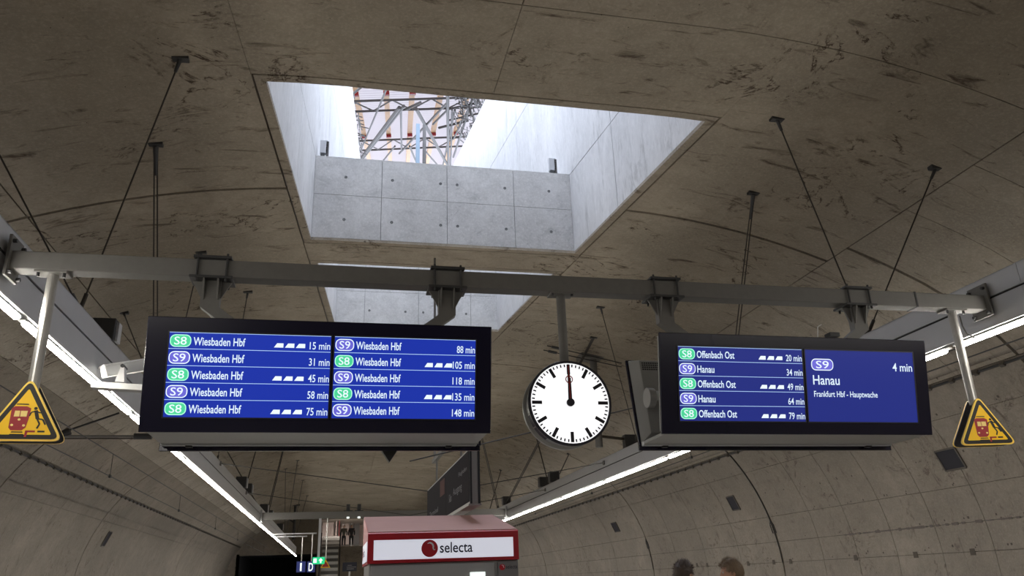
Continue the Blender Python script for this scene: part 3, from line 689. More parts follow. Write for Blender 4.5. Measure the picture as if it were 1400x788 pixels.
hm = MB().box((-.0145, -.002, RC * .69), (.0145, 0, RC * .935)).mesh('hour_mark', M['mark'])
mm = MB().box((-.006, -.002, RC * .865), (.006, 0, RC * .935)).mesh('minute_mark', M['mark'])
for i in range(60):
    o = link('hour_mark' if i % 5 == 0 else 'minute_mark', hm if i % 5 == 0 else mm, dial, rot=(0, i * math.pi / 30, 0), loc=(0, -.001, 0))
def hand(nm, poly, y, m, ang=0.0):
    h = MB(); h.prism(poly, -.002, .0); o = h.obj(nm, m, ck.o, loc=Vector((cc.x, cc.y - y, cc.z)) - ck.l, rot=(0, math.radians(ang), 0)); return o
hand('hour_hand', [(-.018, 0), (.018, 0), (.014, RC * .60), (-.014, RC * .60)], .010, M['mark'], 0.5)
hand('minute_hand', [(-.014, 0), (.014, 0), (.010, RC * .92), (-.010, RC * .92)], .014, M['mark'], -.6)
sh = MB(); sh.prism([(-.0035, 0), (.0035, 0), (.003, RC * .90), (-.003, RC * .90)], -.002, 0)
sh.lathe([(.026, 0), (.026, -.003), (.034, -.003), (.034, 0)], (0, 0, RC * .555), 28)
sh.obj('second_hand', M['red2'], ck.o, loc=Vector((cc.x, cc.y - .019, cc.z)) - ck.l, rot=(0, math.radians(-.6), 0))
ck.part('hand_boss', MB().tube((cc.x, cc.y - .026, cc.z), (cc.x, cc.y - .004, cc.z), .034, 24), M['mark'])
ptop = atY(766, 404, 6.5)
ck.part('suspension_pole', MB().tube((cc.x - .0, 6.50, cc.z + RC - .01), (cc.x - .0, 6.50, BZ0 - .012), .041, 20), M['steel'], smooth=False)
ck.part('base_plate', MB().box((cc.x - .11, BY0 + .0, BZ0 - .016), (cc.x + .11, BY1 + .0, BZ0 - .0)), M['steel'], bevel=.003)
ck.part('neck_collar', MB().box((cc.x - .10, 6.44, cc.z + RC - .03), (cc.x + .10, 6.58, cc.z + RC + .015)), M['clockrim'], bevel=.01)
for a in (-.09, .09): ck.part('bolt', MB().tube((cc.x + a, BY0 + .02, BZ0 - .035), (cc.x + a, BY0 + .02, BZ0 - .016), .012, 6), M['steeldark'])

# ================================================================== WARNING SIGNS
def tri(w, h, r, inset=0.0, n=5):                     # rounded upright triangle: base centre at origin, apex at h
    pts = [(-w / 2, 0), (w / 2, 0), (0, h)]; c = (0, h / 3); k = 1 - inset
    pts = [((x - c[0]) * k + c[0], (z - c[1]) * k + c[1]) for x, z in pts]; out = []
    for i in range(3):
        P, A, B = Vector(pts[i]), Vector(pts[i - 1]), Vector(pts[(i + 1) % 3]); a = P + (A - P).normalized() * r * 1.4; b = P + (B - P).normalized() * r * 1.4
        for j in range(n + 1):
            t = j / n; q = a * (1 - t) ** 2 + P * 2 * t * (1 - t) + b * t * t; out.append((q.x, q.y))
    return out
def warning_sign(ax, az, label, yaw, xpole):
    """double triangle on a drop pole"""
    t = T('warning_sign', label, 'sign', (ax, 6.5, az - .46)); W_, H_ = .56, .485
    t.part('drop_pole', MB().tube((ax, 6.50, az - .06), (ax, 6.50, BZ0 - .012), .042, 20), M['galv'])
    t.part('base_plate', MB().box((ax - .12, BY0 - .0, BZ0 - .016), (ax + .12, BY1 + .0, BZ0)), M['steel'], bevel=.003)
    for a in (-.095, .095): t.part('bolt', MB().tube((ax + a, BY0 + .03, BZ0 - .05), (ax + a, BY0 + .03, BZ0 - .016), .013, 6), M['steeldark'])
    for s2, yy in ((1, 6.435), (-1, 6.565)):
        loc = (0, yy - 6.5, .0); rot = (0, 0, yaw if s2 > 0 else math.pi + yaw)
        p = MB().prism(tri(W_, H_, .055), 0, .022).obj('sign_plate', M['yellow2'] , t.o, loc=loc, rot=rot)
        MB().prism(tri(W_ * 1.0, H_, .055, .0), .022, .030).obj('plate_back', M['signback'], p)
        MB().prism(tri(W_, H_, .04, .085), -.002, 0).obj('black_border', M['signblack'], p)
        MB().prism(tri(W_, H_, .012, .285), -.0035, -.001).obj('yellow_field', M['yellow'], p)
        # pictogram: train front, person thrown back by it, platform edge
        k = .46 / 1.0
        def Pp(poly): return [((x - .5) * .56 + .02, z * .485 + .0) for x, z in poly]
        tr = MB(); tr.prism(Pp([(.30, .20), (.33, .16), (.46, .16), (.50, .20), (.52, .34), (.53, .50), (.48, .53), (.34, .53), (.30, .50)]), -.005, -.003); tr.obj('train_pictogram', M['signred'], p)
        for q in ([(.34, .37), (.405, .37), (.405, .46), (.345, .46)], [(.415, .37), (.49, .37), (.495, .46), (.415, .46)]): MB().prism(Pp(q), -.0065, -.005).obj('train_window', M['signamber'], p)
        for cx_, cz_ in ((.335, .24), (.41, .325), (.475, .235)): MB().prism(Pp([(cx_ + .018 * math.cos(q), cz_ + .018 * math.sin(q)) for q in [i * math.pi / 4 for i in range(8)]]), -.0065, -.005).obj('headlamp', M['signamber'], p)
        bk = MB()
        MB().prism(Pp([(.345, .555), (.50, .555), (.49, .57), (.355, .57)]), -.005, -.003).obj('pantograph', M['signblack'], p)
        MB().prism(Pp([(.315, .085), (.50, .085), (.485, .105), (.33, .105)]), -.0045, -.003).obj('rail_pictogram', M['signblack'], p); MB().prism(Pp([(.335, .125), (.48, .125), (.47, .142), (.345, .142)]), -.0045, -.003).obj('rail_pictogram', M['signblack'], p)
        def limb(pts, w_):
            for a, b in zip(pts[:-1], pts[1:]):
                A, B = Vector(a), Vector(b); d = (B - A).normalized(); nn = Vector((-d.y, d.x)) * w_
                bk.prism(Pp([tuple(A + nn), tuple(B + nn), tuple(B - nn), tuple(A - nn)]), -.005, -.003)
        bk.prism(Pp([(.585 + .022 * math.cos(q), .50 + .024 * math.sin(q)) for q in [i * math.pi / 5 for i in range(10)]]), -.005, -.003)
        limb([(.59, .47), (.625, .34)], .022); limb([(.59, .46), (.65, .43), (.69, .47)], .009); limb([(.585, .455), (.54, .44), (.52, .38)], .009)
        limb([(.625, .34), (.69, .33), (.73, .25)], .011); limb([(.62, .34), (.66, .26), (.635, .19)], .011)
        dsh = MB(); dsh.prism(Pp([(.65, .132), (.735, .132), (.735, .158), (.65, .158)]), -.005, -.003); dsh.obj('edge_line', M['signblack'], p); bk.obj('figure_pictogram', M['signblack'], p)
        rd = MB()
        rd.prism(Pp([(.50, .06), (.525, .06), (.535, .135), (.62, .135), (.62, .16), (.51, .16)][:3] + [(.53, .16), (.505, .16)]), -.005, -.003)
        rd.prism(Pp([(.51, .132), (.62, .132), (.62, .16), (.51, .16)]), -.005, -.003); rd.obj('platform_pictogram', M['signred'], p)
    return t
aL = atY(43, 520, 6.44); aR = atY(1336, 544, 6.44)
warning_sign(aL.x, aL.z, 'yellow triangular train warning sign on a pole, left end of beam', 0.05, 0)
warning_sign(aR.x + .0, aR.z, 'yellow triangular train warning sign on a pole, right end of beam', -0.18, 0)
cb = T('cable_loop', 'thin black cable curving from the beam end down behind right sign pole', 'cable', tuple(atY(1320, 440, 6.6)))
pts = [atY(*p, 6.62) for p in ((1312, 432), (1316, 446), (1322, 456), (1334, 463), (1345, 462))]
mb = MB()
for a, b in zip(pts[:-1], pts[1:]): mb.tube(a, b, .008, 6)
cb.part('cable', mb, M['cable'])

# ================================================================== CEILING HANGER RODS
def hanger(top, low, label, double=False, group='hanger rods of the lamp channels', r=.009, anchor=True):
    t = T('hanger_rod', label, 'rod', tuple(low), group)
    top = Vector(top); low = Vector(low)
    if anchor:
        t.part('anchor_plate', MB().box((top.x - .085, top.y - .045, top.z - .022), (top.x + .085, top.y + .045, top.z + .03)), M['steeldark'], bevel=.004)
        d = (low - top).normalized(); t.part('clevis', MB().tube(top + d * .02, top + d * (.42 if double else .16), .034 if double else .024, 8, .018), M['steeldark'])
    offs = [Vector((0, 0, 0))] if not double else [Vector((-.03, 0, 0)), Vector((.03, 0, 0))]
    for of in offs: t.part('rod', MB().tube(top + of * .6, low + of, r, 8), M['rod'])
    t.part('turnbuckle', MB().tube(low, low + (top - low).normalized() * .18, .022, 8), M['rod'])
    return t
CHZ = 2.80 + EYE
def on_channel(px, py, side):
    p = atX(px, py, -2.69 if side < 0 else 6.54); return Vector((p.x, p.y, CHZ))
tl = [  # (anchor px, low px, side, double, label)
    ((247, 80), (111, 415), -1, 0, 'thin inclined hanger rod from the ceiling left of the skylight to left channel'),
    ((213, 197), (213, 532), -1, 1, 'paired hanger rods dropping behind the left edge of the left board'),
    ((169, 428), (212, 530), -1, 0, 'short hanger rod anchored just left of the left board'),
    ((275, 345), (236, 478), -1, 0, 'hanger rod half hidden behind the left arm of the left board'),
    ((339, 399), (300, 600), -1, 0, 'thin hanger rod ending behind the top of the left board, under the beam'),
    ((1062, 163), (1185, 460), 1, 0, 'thin inclined hanger rod nearest the right skylight corner, to right channel'),
    ((1279, 230), (1188, 458), 1, 0, 'outer inclined hanger rod at far right, anchored high on the vault'),
    ((1030, 264), (1000, 560), 1, 1, 'paired hanger rods dropping behind the left part of the right board'),
    ((821, 420), (872, 612), 1, 0, 'thin hanger rod just right of the clock pole')]
for a, b, sd, dbl, lb in tl:
    low = on_channel(b[0], b[1], sd); hanger(hit(*a), low, lb, bool(dbl))
hanger((-3.85, 7.55, zc(-3.85)), on_channel(111, 413, -1), 'hanger rod crossing the upper left picture edge above the left channel')
far = [((307.7, 612), (352.6, 685), -1, 0, -4.2), ((349.5, 612), (335.5, 659), -1, 0, -1.8), ((388, 612), (366, 696), -1, 1, -2.3), ((406.8, 629.7), (393, 707), -1, 0, None), ((390.4, 641), (390.4, 717), -1, 0, None),
       ((414, 657), (401, 708), -1, 0, None), ((420, 678), (409, 722), -1, 0, None), ((730, 612), (692, 682), 1, 1, 5.79), ((737, 612), (750, 662), 1, 0, 6.2), ((778, 621), (760.5, 651), 1, 0, None), ((685, 643), (668, 690), 1, 0, None),
       ((657, 590), (681, 692), 1, 1, 4.6)]
for i, (a, b, sd, dbl, xt) in enumerate(far):
    if xt is None: top = hit(*a)
    else:
        best = None
        for k in range(0, 60):
            p = (a[0] + (a[0] - b[0]) * k * .05, a[1] + (a[1] - b[1]) * k * .05); h = hit(*p)
            if best is None or abs(h.x - xt) < best[0]: best = (abs(h.x - xt), h)
        top = best[1]
    low = on_channel(b[0], b[1], sd)
    if low.y > 58: low.y = 58
    hanger(top, low, 'distant hanger rod, %s along the %s channel beyond the boards' % (ORD[i if sd < 0 else i - 7], 'left' if sd < 0 else 'right'), bool(dbl), 'distant hanger rods', r=.017)

# small black loudspeakers standing on the channels
def speaker(p, label, s=.13, grp='loudspeakers on the channels'):
    t = T('loudspeaker', label, 'loudspeaker', tuple(p), grp)
    t.part('cabinet', MB().box((p.x - s, p.y - s * .9, p.z), (p.x + s, p.y + s * .9, p.z + s * 2.1)), M['steeldark'], bevel=.012)
    t.part('side_bracket', MB().box((p.x + s, p.y - s * .5, p.z), (p.x + s + .03, p.y + s * .5, p.z + s * 1.8)), M['channel'])
    return t
p = atX(134, 446, -2.85); speaker(Vector((-2.76, p.y, CHZ)), 'dark box loudspeaker on left channel beside the left board')
for i, (px, py, sd) in enumerate(((330, 662, -1), (338, 669, -1), (361, 695, -1), (368, 702, -1), (383, 718, -1), (743, 663, 1), (757, 657, 1), (692, 690, 1))):
    X = -2.72 if sd < 0 else 6.57; q = atX(px, py, X)
    speaker(Vector((X, min(q.y, 57), CHZ)), 'small distant black loudspeaker, %s of the %s row' % (ORD[i if sd < 0 else i - 5], 'left' if sd < 0 else 'right'), .15, 'distant loudspeakers')

# white twin-box device on a bracket left of the left board
Yc = 9.2
cv = T('cctv_camera', 'white camera housing on a pointed bracket between left channel and left board', 'camera', tuple(atY(165, 523, Yc)))
A, B = atY(141, 509, Yc), atY(205, 487, Yc)
cv.part('housing', MB().bar(A, B + Vector((0, .35, 0)), .13, .12), M['white'], bevel=.01)
cv.part('sun_shield', MB().bar(A + Vector((-.03, 0, .06)), B + Vector((0, .35, .07)), .17, .02), M['white'])
p0, p1, p2 = atY(157, 522, Yc - .08), atY(170, 523, Yc - .08), atY(167, 497, Yc - .08)
cv.part('bracket', MB().hexa([p0, p1, p2 + Vector((.02, 0, 0)), p2], [q + Vector((0, .10, 0)) for q in (p0, p1, p2 + Vector((.02, 0, 0)), p2)]), M['white'])
cv.part('pivot', MB().tube(p2 + Vector((.01, -.02, -.03)), p2 + Vector((.01, .14, -.03)), .02, 12), M['steeldark'])
A, B = Vector((-2.655, Yc, atY(156, 528, Yc).z)), atY(210, 532, Yc)
cv.part('mounting_arm', MB().bar(A, B + Vector((.3, 0, -.02)), .14, .07), M['white'], bevel=.006)

# ================================================================== CROSS WIRES, FEEDER CABLES, CATENARY
def poly_tube(pts, r, n=6):
    mb = MB()
    for a, b in zip(pts[:-1], pts[1:]): mb.tube(a, b, r, n)
    return mb
def crosswire(pl, pm, pr, Ym, label):
    a = atX(*pl, -2.65); b = atX(*pr, 6.50); m_ = atY(*pm, Ym)
    t = T('cross_wire', label, 'wire', tuple(m_), 'sagging wires between the channels')
    t.part('wire', poly_tube([a, m_, b], .010), M['cable'])
    for q, nx in ((a, 1), (b, -1)): t.part('wall_bracket', MB().box((q.x - .03, q.y - .05, q.z - .05), (q.x + .03, q.y + .05, q.z + .05)), M['steel'])
    for q, nx in ((a, 1), (b, -1)): t.part('tensioner', MB().tube(q + (m_ - q).normalized() * .05, q + (m_ - q).normalized() * .3, .016, 8), M['steel'])
crosswire((301, 634), (600, 674), (826, 633), 18.6, 'nearer sagging cross wire between the two lamp channels beyond the left board')
crosswire((336, 674), (560, 705), (746, 670), 27.0, 'farther sagging cross wire between the two lamp channels')
a = atY(655, 608, 11.4); b = atY(900, 550, 11.4)
t = T('cross_wire', 'taut wire running from the left board corner behind the clock', 'wire', tuple(a)); t.part('wire', poly_tube([atY(560, 631, 11.4), b], .009), M['cable'])
# feeder cables fixed under the vault, right of the clock pole
for k, (pa, pb, lb) in enumerate((((748, 473), (850, 497), 'upper black feeder cable clipped to the vault behind the clock pole'), ((743, 479), (850, 502), 'lower black feeder cable clipped to the vault behind the clock pole'))):
    A, B = hit(*pa, .25), hit(*pb, .4); t = T('feeder_cable', lb, 'cable', tuple(A), 'feeder cables'); t.part('wire', poly_tube([A, B], .012), M['cable'])
    t.part('insulator', MB().tube(A + (B - A) * .06, A + (B - A) * .17, .035, 8), M['steeldark'])
# catenary drop mast behind the clock
h = hit(808, 489)
t = T('catenary_mast', 'grey drop mast on a ceiling plate, half hidden behind the clock', 'mast', tuple(h))
t.part('ceiling_plate', MB().box((h.x - .32, h.y - .25, h.z - .06), (h.x + .28, h.y + .25, h.z + .06)), M['steel'])
zlow = atY(815, 612, h.y).z
t.part('post', MB().tube((h.x + .05, h.y, h.z), (h.x + .05, h.y, zlow), .09, 12), M['steel'])
A, B = atY(822, 597, h.y), atY(866, 602, h.y)
t.part('arm', MB().tube(A, B, .035, 8), M['tray']); t.part('terminal_box', MB().box((B.x - .25, B.y - .1, B.z - .2), (B.x + .05, B.y + .1, B.z + .12)), M['steeldark'])
h = hit(404, 691)
t = T('catenary_mast', 'distant black drop mast above the left lamp row', 'mast', tuple(h))
t.part('ceiling_plate', MB().box((h.x - .3, h.y - .2, h.z - .05), (h.x + .3, h.y + .2, h.z + .05)), M['steeldark'])
t.part('post', MB().tube(h, (h.x, h.y, atY(403, 738, h.y).z), .09, 8), M['steeldark'])
t.part('brace', MB().tube(atY(403, 716, h.y), atY(392, 708, h.y), .05, 6), M['steeldark'])
# left track cantilever
Yk = 19.0
t = T('catenary_cantilever', 'catenary bracket arm reaching from the left wall behind the left warning sign', 'bracket', tuple(atY(85, 596, Yk)))
A, B = atY(80, 597, Yk), atY(200, 597, Yk)
t.part('tube', MB().tube(A, B, .028, 8), M['steel']); t.part('insulator', MB().tube(B - Vector((.25, 0, 0)), B + Vector((.12, 0, 0)), .07, 10), M['steeldark'])
t.part('stay', MB().tube(atY(84, 592, Yk), atY(163, 565, Yk), .022, 8), M['cable']); t.part('wall_insulator', MB().tube(atY(76, 597, Yk), atY(96, 590, Yk), .08, 10), M['cable'])
t.part('wall_fixing', MB().tube(atY(80, 597, Yk), (arc_pt(-z2s(3.2), -.08)[0], Yk, atY(80, 597, Yk).z), .05, 8), M['steel'])
t.part('pull_off', MB().tube(atY(85, 600, Yk), atY(200, 600, Yk), .012, 6), M['cable'])
# contact and messenger wires
def catenary(pa, pb, pc, pd, X, label, side):
    def lay(p, q):
        z = (atX(*p, X).z + atX(*q, X).z) / 2; return z
    zm, zw = lay(pa, pb), lay(pc, pd)
    t = T('overhead_line', label, 'wire', (X, 30, zw))
    t.part('messenger_wire', MB().tube((X, -10, zm), (X, 64, zm), .010, 6), M['cable']); t.part('contact_wire', MB().tube((X, -10, zw), (X, 64, zw), .010, 6), M['cable'])
    y = 2.0
    while y < 60:
        t.part('dropper', MB().tube((X, y, zw), (X, y, zm), .006, 5), M['cable']); t.part('clamp', MB().box((X - .02, y - .05, zw - .03), (X + .02, y + .05, zw + .03)), M['cable']); y += 8.2
    return t
catenary((107, 599), (336, 729), (50, 610), (273, 709), -4.7, 'thin overhead line with droppers above the left track', -1)
catenary((815, 656), (997, 609), (800, 668), (1000, 622), 8.6, 'thin overhead line with droppers above the right track', 1)
# cable trays along both walls
def tray(side, label):
    s_ = z2s(3.06) * side; x, z = arc_pt(s_, -.05)
    t = T('cable_tray', label, 'cable tray', (x, 30, z)); d1_ = arc_pt(s_ + .04, -.03); d0 = arc_pt(s_ - .04, -.03)
    b = MB(); o1 = arc_pt(s_ + .04, -.002); o0 = arc_pt(s_ - .04, -.002)
    b.hexa([(d0[0], -10, d0[1]), (d1_[0], -10, d1_[1]), (o1[0], -10, o1[1]), (o0[0], -10, o0[1])], [(d0[0], 65.5, d0[1]), (d1_[0], 65.5, d1_[1]), (o1[0], 65.5, o1[1]), (o0[0], 65.5, o0[1])])
    t.part('tray_rail', b, M['tray'])
    t.part('cable', MB().tube((x, -10, z), (x, 65.5, z), .018, 8), M['cable'])
    c = MB().box((-.03, -.045, -.05), (.03, .045, .05)).mesh('clip', M['tray'])
    for k in range(110):
        y = 3 + k * .57
        if y > 65: break
        link('clip', c, t.o, loc=(0, y - 30, 0), rot=(0, 0.6 * side, 0))
tray(1, 'dark cable tray with a row of clips along the right tunnel wall'); tray(-1, 'dark cable tray with a row of clips along the left tunnel wall')

# ================================================================== ABOVE THE SKYLIGHT
gz = 12.2 + EYE
gr = MB().box((-30, -20, gz - .5), (wl(8) - .35, 60, gz)).box((wr(8) + .35, -20, gz - .5), (34, 60, gz)).box((wl(8) - .35, -20, gz - .5), (wr(8) + .35, 7.6, gz)).box((wl(8) - .35, YE + .4, gz - .5), (wr(8) + .35, 60, gz))
tag(gr.obj('ground', mat('gravel_ground', (0.24, 0.22, 0.20), .95, grain=.2, gscale=2)), 'bare ground round the top of the skylight slot', kind='structure')
for px, py, nm, lb in ((443, 203, -1, 'grey metal bracket on the left end of the first crossbeam'), (756, 230, 1, 'grey metal bracket on the right end of the first crossbeam')):
    p = atY(px, py + 12, yb1 + .12); z0 = SEAM + .02
    t = T('beam_bracket', lb, 'bracket', (p.x, p.y, z0))
    t.part('upright', MB().box((p.x - .075, p.y - .05, z0 + .10), (p.x + .055, p.y + .03, z0 + .36)), M['channel'], bevel=.004)
    t.part('flange', MB().box((p.x + .03, p.y - .05, z0 + .0), (p.x + .075, p.y + .05, z0 + .34)), M['tube'])
    t.part('foot', MB().box((p.x - .06, p.y - .08, z0), (p.x + .01, p.y + .05, z0 + .09)), M['steeldark'])
for px, top, dpt, m_, lb in ((571, 170, 17.9, 'bluepost', 'pale blue slotted post standing above the skylight crossbeams, left of two'), (580, 171, 18.6, 'tube', 'round grey post standing above the skylight crossbeams, right of two')):
    p = atY(px, 222, dpt); q = atY(px + (-1 if m_ == 'tube' else 0), top, dpt)
    t = T('post', lb, 'post', (p.x, dpt, SEAM + .02))
    if m_ == 'bluepost': t.part('shaft', MB().box((p.x - .05, dpt - .03, SEAM + .02), (p.x + .05, dpt + .03, q.z)), M[m_])
    else: t.part('shaft', MB().tube((p.x, dpt, SEAM + .02), (p.x, dpt, q.z), .05, 12), M[m_])
    t.part('base_plate', MB().box((p.x - .12, dpt - .12, SEAM + .018), (p.x + .12, dpt + .12, SEAM + .035)), M['tube'])
# construction roof on scaffolding
def nrm(v): v = np.array(v, float); return v / np.linalg.norm(v)
u1 = nrm(ray(545, 420)); nn = np.cross(ray(470, 153), ray(670, 146)); u2 = nrm(np.cross(nn, u1)); u2 = u2 if u2[0] > 0 else -u2
un = nrm(np.cross(u2, u1)); un = un if un[2] > 0 else -un
P0 = atY(570, 165, 30.0)
U1, U2, UN = Vector(u1), Vector(u2), Vector(un)
def RP(a, b, c=0.0): return P0 + U2 * a + U1 * b + UN * c
def on_roof(px, py, c=0.0):                           # point of the plane offset c below the sheet, seen at a pixel
    v = Vector(ray(px, py)); o = Vector((0, 0, EYE)); q = RP(0, 0, c); return o + v * ((q - o).dot(UN) / v.dot(UN))
rf = T('scaffold_roof', 'temporary corrugated roof on timber purlins and steel lattice girders above the skylight', 'roof', tuple(P0))
me = MB(); n1 = 88; A0, A1, B0, B1 = -9.0, 3.4, -9.0, 19.0; V = []
for i in range(n1 * 4 + 1):
    b = B0 + (B1 - B0) * i / (n1 * 4); w_ = .055 * math.sin(2 * math.pi * i / 4)
    V += [RP(A0, b, w_), RP(A1, b, w_)]
me.add(V, [(2 * i, 2 * i + 1, 2 * i + 3, 2 * i + 2) for i in range(n1 * 4)])
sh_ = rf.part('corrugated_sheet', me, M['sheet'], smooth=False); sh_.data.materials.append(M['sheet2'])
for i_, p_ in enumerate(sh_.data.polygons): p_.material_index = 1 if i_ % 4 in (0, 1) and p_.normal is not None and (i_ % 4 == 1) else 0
def roof_ab(px, py, c=0.0):
    q = on_roof(px, py, c) - RP(0, 0, c); return q.dot(U2), q.dot(U1)
for px in (489, 496, 527, 563, 598, 622, 640):
    pass
pur = [roof_ab(491, 150, -.1)[0], roof_ab(530, 160, -.1)[0], roof_ab(562, 150, -.1)[0], roof_ab(598, 150, -.1)[0]]
step = (pur[3] - pur[0]) / 3
allp = [pur[0] - 2 * step, pur[0] - step] + pur + [pur[3] + step, pur[3] + 1.9 * step]
for a in allp:
    if a > A1: continue
    rf.part('purlin', MB().bar(RP(a, B0, -.12), RP(a, B1, -.12), .20, .16, UN), M['timber'])
for py in (127, 185):
    for a in allp:
        b = roof_ab(560, py + 1, -.3)[1]
        if a > A1: continue
        rf.part('red_clamp', MB().bar(RP(a, b - .10, -.26), RP(a, b + .10, -.26), .22, .16, UN), M['redcap'])
def girder(py0, py1, c=-.55):
    b0, b1 = roof_ab(560, py0, c)[1], roof_ab(560, py1, c)[1]
    gq = rf.part('lattice_girder', MB().tube(RP(A0, b0, c), RP(A1 + .3, b0, c), .045, 8).tube(RP(A0, b1, c), RP(A1 + .3, b1, c), .045, 8), M['tube'])
    k = 0; a = A0; st = .72
    while a < A1 - st:
        rf.part('girder_brace', MB().tube(RP(a, b0 if k % 2 else b1, c), RP(a + st, b1 if k % 2 else b0, c), .03, 6), M['tube'], parent=gq); a += st; k += 1
girder(136, 150); girder(190, 203)
def rt(p, q, r=.05, c1=-1.0, c2=-1.0, nm='scaffold_tube'):
    rf.part(nm, MB().tube(on_roof(*p, c1), on_roof(*q, c2), r, 8), M['tube'])
for p, q, r in (((488, 224), (546, 147), .07), ((492, 222), (552, 145), .06), ((485, 225), (530, 118), .035), ((569, 149), (612, 226), .07), ((548, 149), (549, 205), .04), ((554, 150), (575, 140), .05),
                ((546, 210), (612, 140), .045), ((612, 125), (613, 228), .06), ((618, 150), (616, 228), .04), ((560, 200), (572, 228), .05), ((592, 170), (612, 150), .04), ((600, 175), (640, 165), .05),
                ((520, 225), (540, 200), .04), ((580, 205), (600, 228), .04), ((474, 135), (498, 116), .04), ((620, 215), (646, 135), .05), ((630, 125), (650, 165), .05), ((606, 225), (622, 150), .04),
                ((610, 150), (655, 140), .04), ((612, 165), (655, 155), .035), ((612, 190), (650, 185), .035), ((640, 150), (620, 190), .04), ((625, 180), (645, 200), .03), ((650, 128), (664, 160), .03)):
    rt(p, q, r)
random.seed(11)
tw = MB()                                             # the dense side lattice at the roof's right and left edge
for k in range(95):
    x = random.uniform(622, 668); y = random.uniform(118, 122 + (668 - x) * 1.6 + 12); L = random.uniform(5, 16); a = random.choice((65, 115, 20, -20, 60, 80)) + random.uniform(-12, 12)
    p = (x, y); q = (x + L * math.cos(math.radians(a)), y + L * math.sin(math.radians(a))); tw.tube(on_roof(*p, -1.2), on_roof(*q, -1.2 + random.uniform(-.5, .5)), .022, 5)
for k in range(60):
    y = random.uniform(116, 216); x = 478 + (y - 116) * .13 + random.uniform(-2, 8); L = random.uniform(4, 12); a = random.choice((90, 75, 15, 110)) + random.uniform(-12, 12)
    tw.tube(on_roof(x, y, -1.2), on_roof(x + L * math.cos(math.radians(a)), y + L * math.sin(math.radians(a)), -1.2), .022, 5)
tag(rf.part('side_lattice', tw, M['tube']), kind='stuff')

# ================================================================== VENDING MACHINE
vx0, vx1, vy0, vy1 = .340, 1.926, 8.60, 10.02
z_fb, z_ft, z_rt = .208 + EYE, .500 + EYE, .780 + EYE
vm = T('vending_machine', 'red and grey snack vending machine with a lit white sign on its red top', 'vending machine', (1.13, 9.3, 0))
vm.part('cabinet', MB().box((vx0 + .02, vy0 + .05, 0), (vx1 + .0, vy1, z_fb)), M['vgrey'], bevel=.01)
hd = MB().box((vx0, vy0, z_fb), (vx1, vy1, z_ft)).hexa([(vx0, vy0, z_ft), (vx1, vy0, z_ft), (vx1, vy1, z_ft), (vx0, vy1, z_ft)], [(vx0 + .0, vy0 + .01, z_ft + .008), (vx1 - .0, vy0 + .01, z_ft + .008), (vx1 - .0, vy1, z_rt - .01), (vx0 + .0, vy1, z_rt - .01)])
vm.part('header_box', hd, M['vred'])
vm.part('sloping_roof', MB().hexa([(vx0 + .004, vy0 + .035, z_ft + .012), (vx1 - .004, vy0 + .035, z_ft + .012), (vx1 - .004, vy1, z_rt - .012), (vx0 + .004, vy1, z_rt - .012)], [(vx0 + .004, vy0 + .035, z_ft + .02), (vx1 - .004, vy0 + .035, z_ft + .02), (vx1 - .004, vy1, z_rt), (vx0 + .004, vy1, z_rt)]), M['vroof'])
a, b = atY(511, 739, vy0), atY(702, 762, vy0)
sx0, sx1, sz0, sz1 = a.x, b.x, .240 + EYE, .435 + EYE
sp = vm.part('sign_panel', MB().box((sx0, vy0 - .008, sz0), (sx1, vy0 + .01, sz1)), M['vwhite'], label='backlit white sign panel')
fr = MB()
for q in (((sx0 - .012, sz0 - .012), (sx1 + .012, sz0)), ((sx0 - .012, sz1), (sx1 + .012, sz1 + .012)), ((sx0 - .012, sz0), (sx0, sz1)), ((sx1, sz0), (sx1 + .012, sz1))):
    fr.box((q[0][0], vy0 - .014, q[0][1]), (q[1][0], vy0, q[1][1]))
vm.part('sign_frame', fr, M['vred'])
def logo(t, par, x0, zc_, h, wtxt, y, fx=(1, 0)):
    """red disc with a white swan-neck curl, then the shop name; fx maps along-face distance to world"""
    def P(d, yy, z): return (x0 + d * fx[0] + (yy if fx[0] == 0 else 0), y + d * fx[1] + (yy if fx[0] else 0), z)
    r = h / 2; dsc = MB(); dsc.add([P(r + r * math.cos(q), -.002, zc_ + r * math.sin(q)) for q in [2 * math.pi * i / 32 for i in range(32)]], [tuple(range(32))])
    t.part('logo_disc', dsc, M['vred'], parent=par)
    sw = MB(); pts = [(-.30, .62), (.02, .74), (.34, .60), (.50, .30), (.46, -.02), (.62, -.22), (.78, -.10)]; wd = [.03, .09, .11, .12, .09, .06, .015]
    for i in range(6):
        A, B = Vector(pts[i]), Vector(pts[i + 1]); n_ = Vector((-(B - A).y, (B - A).x)).normalized()
        q = [A + n_ * wd[i], B + n_ * wd[i + 1], B - n_ * wd[i + 1], A - n_ * wd[i]]
        sw.add([P(r + c.x * r * .9, -.004, zc_ + c.y * r * .9) for c in q], [(0, 1, 2, 3)])
    t.part('logo_curl', sw, M['wtxtw'], parent=par)
    v, f, a_, b_, H_ = text2d('selecta', .012); d0 = h * 1.12; sc_ = wtxt / (b_ - a_); k = h * .60 / H_
    tx = MB(); tx.add([P(d0 + (q[0] - a_) * sc_, -.003, zc_ - h * .26 + q[1] * k) for q in v], f); t.part('lettering', tx, M['vtext'], parent=par)
M['wtxtw'] = mat('logo_white', (0.75, 0.75, 0.76), 0.5)
la = atY(576, 750, vy0)
logo(vm, sp, la.x, (sz0 + sz1) / 2 + .004, .172, .345, vy0 - .008)
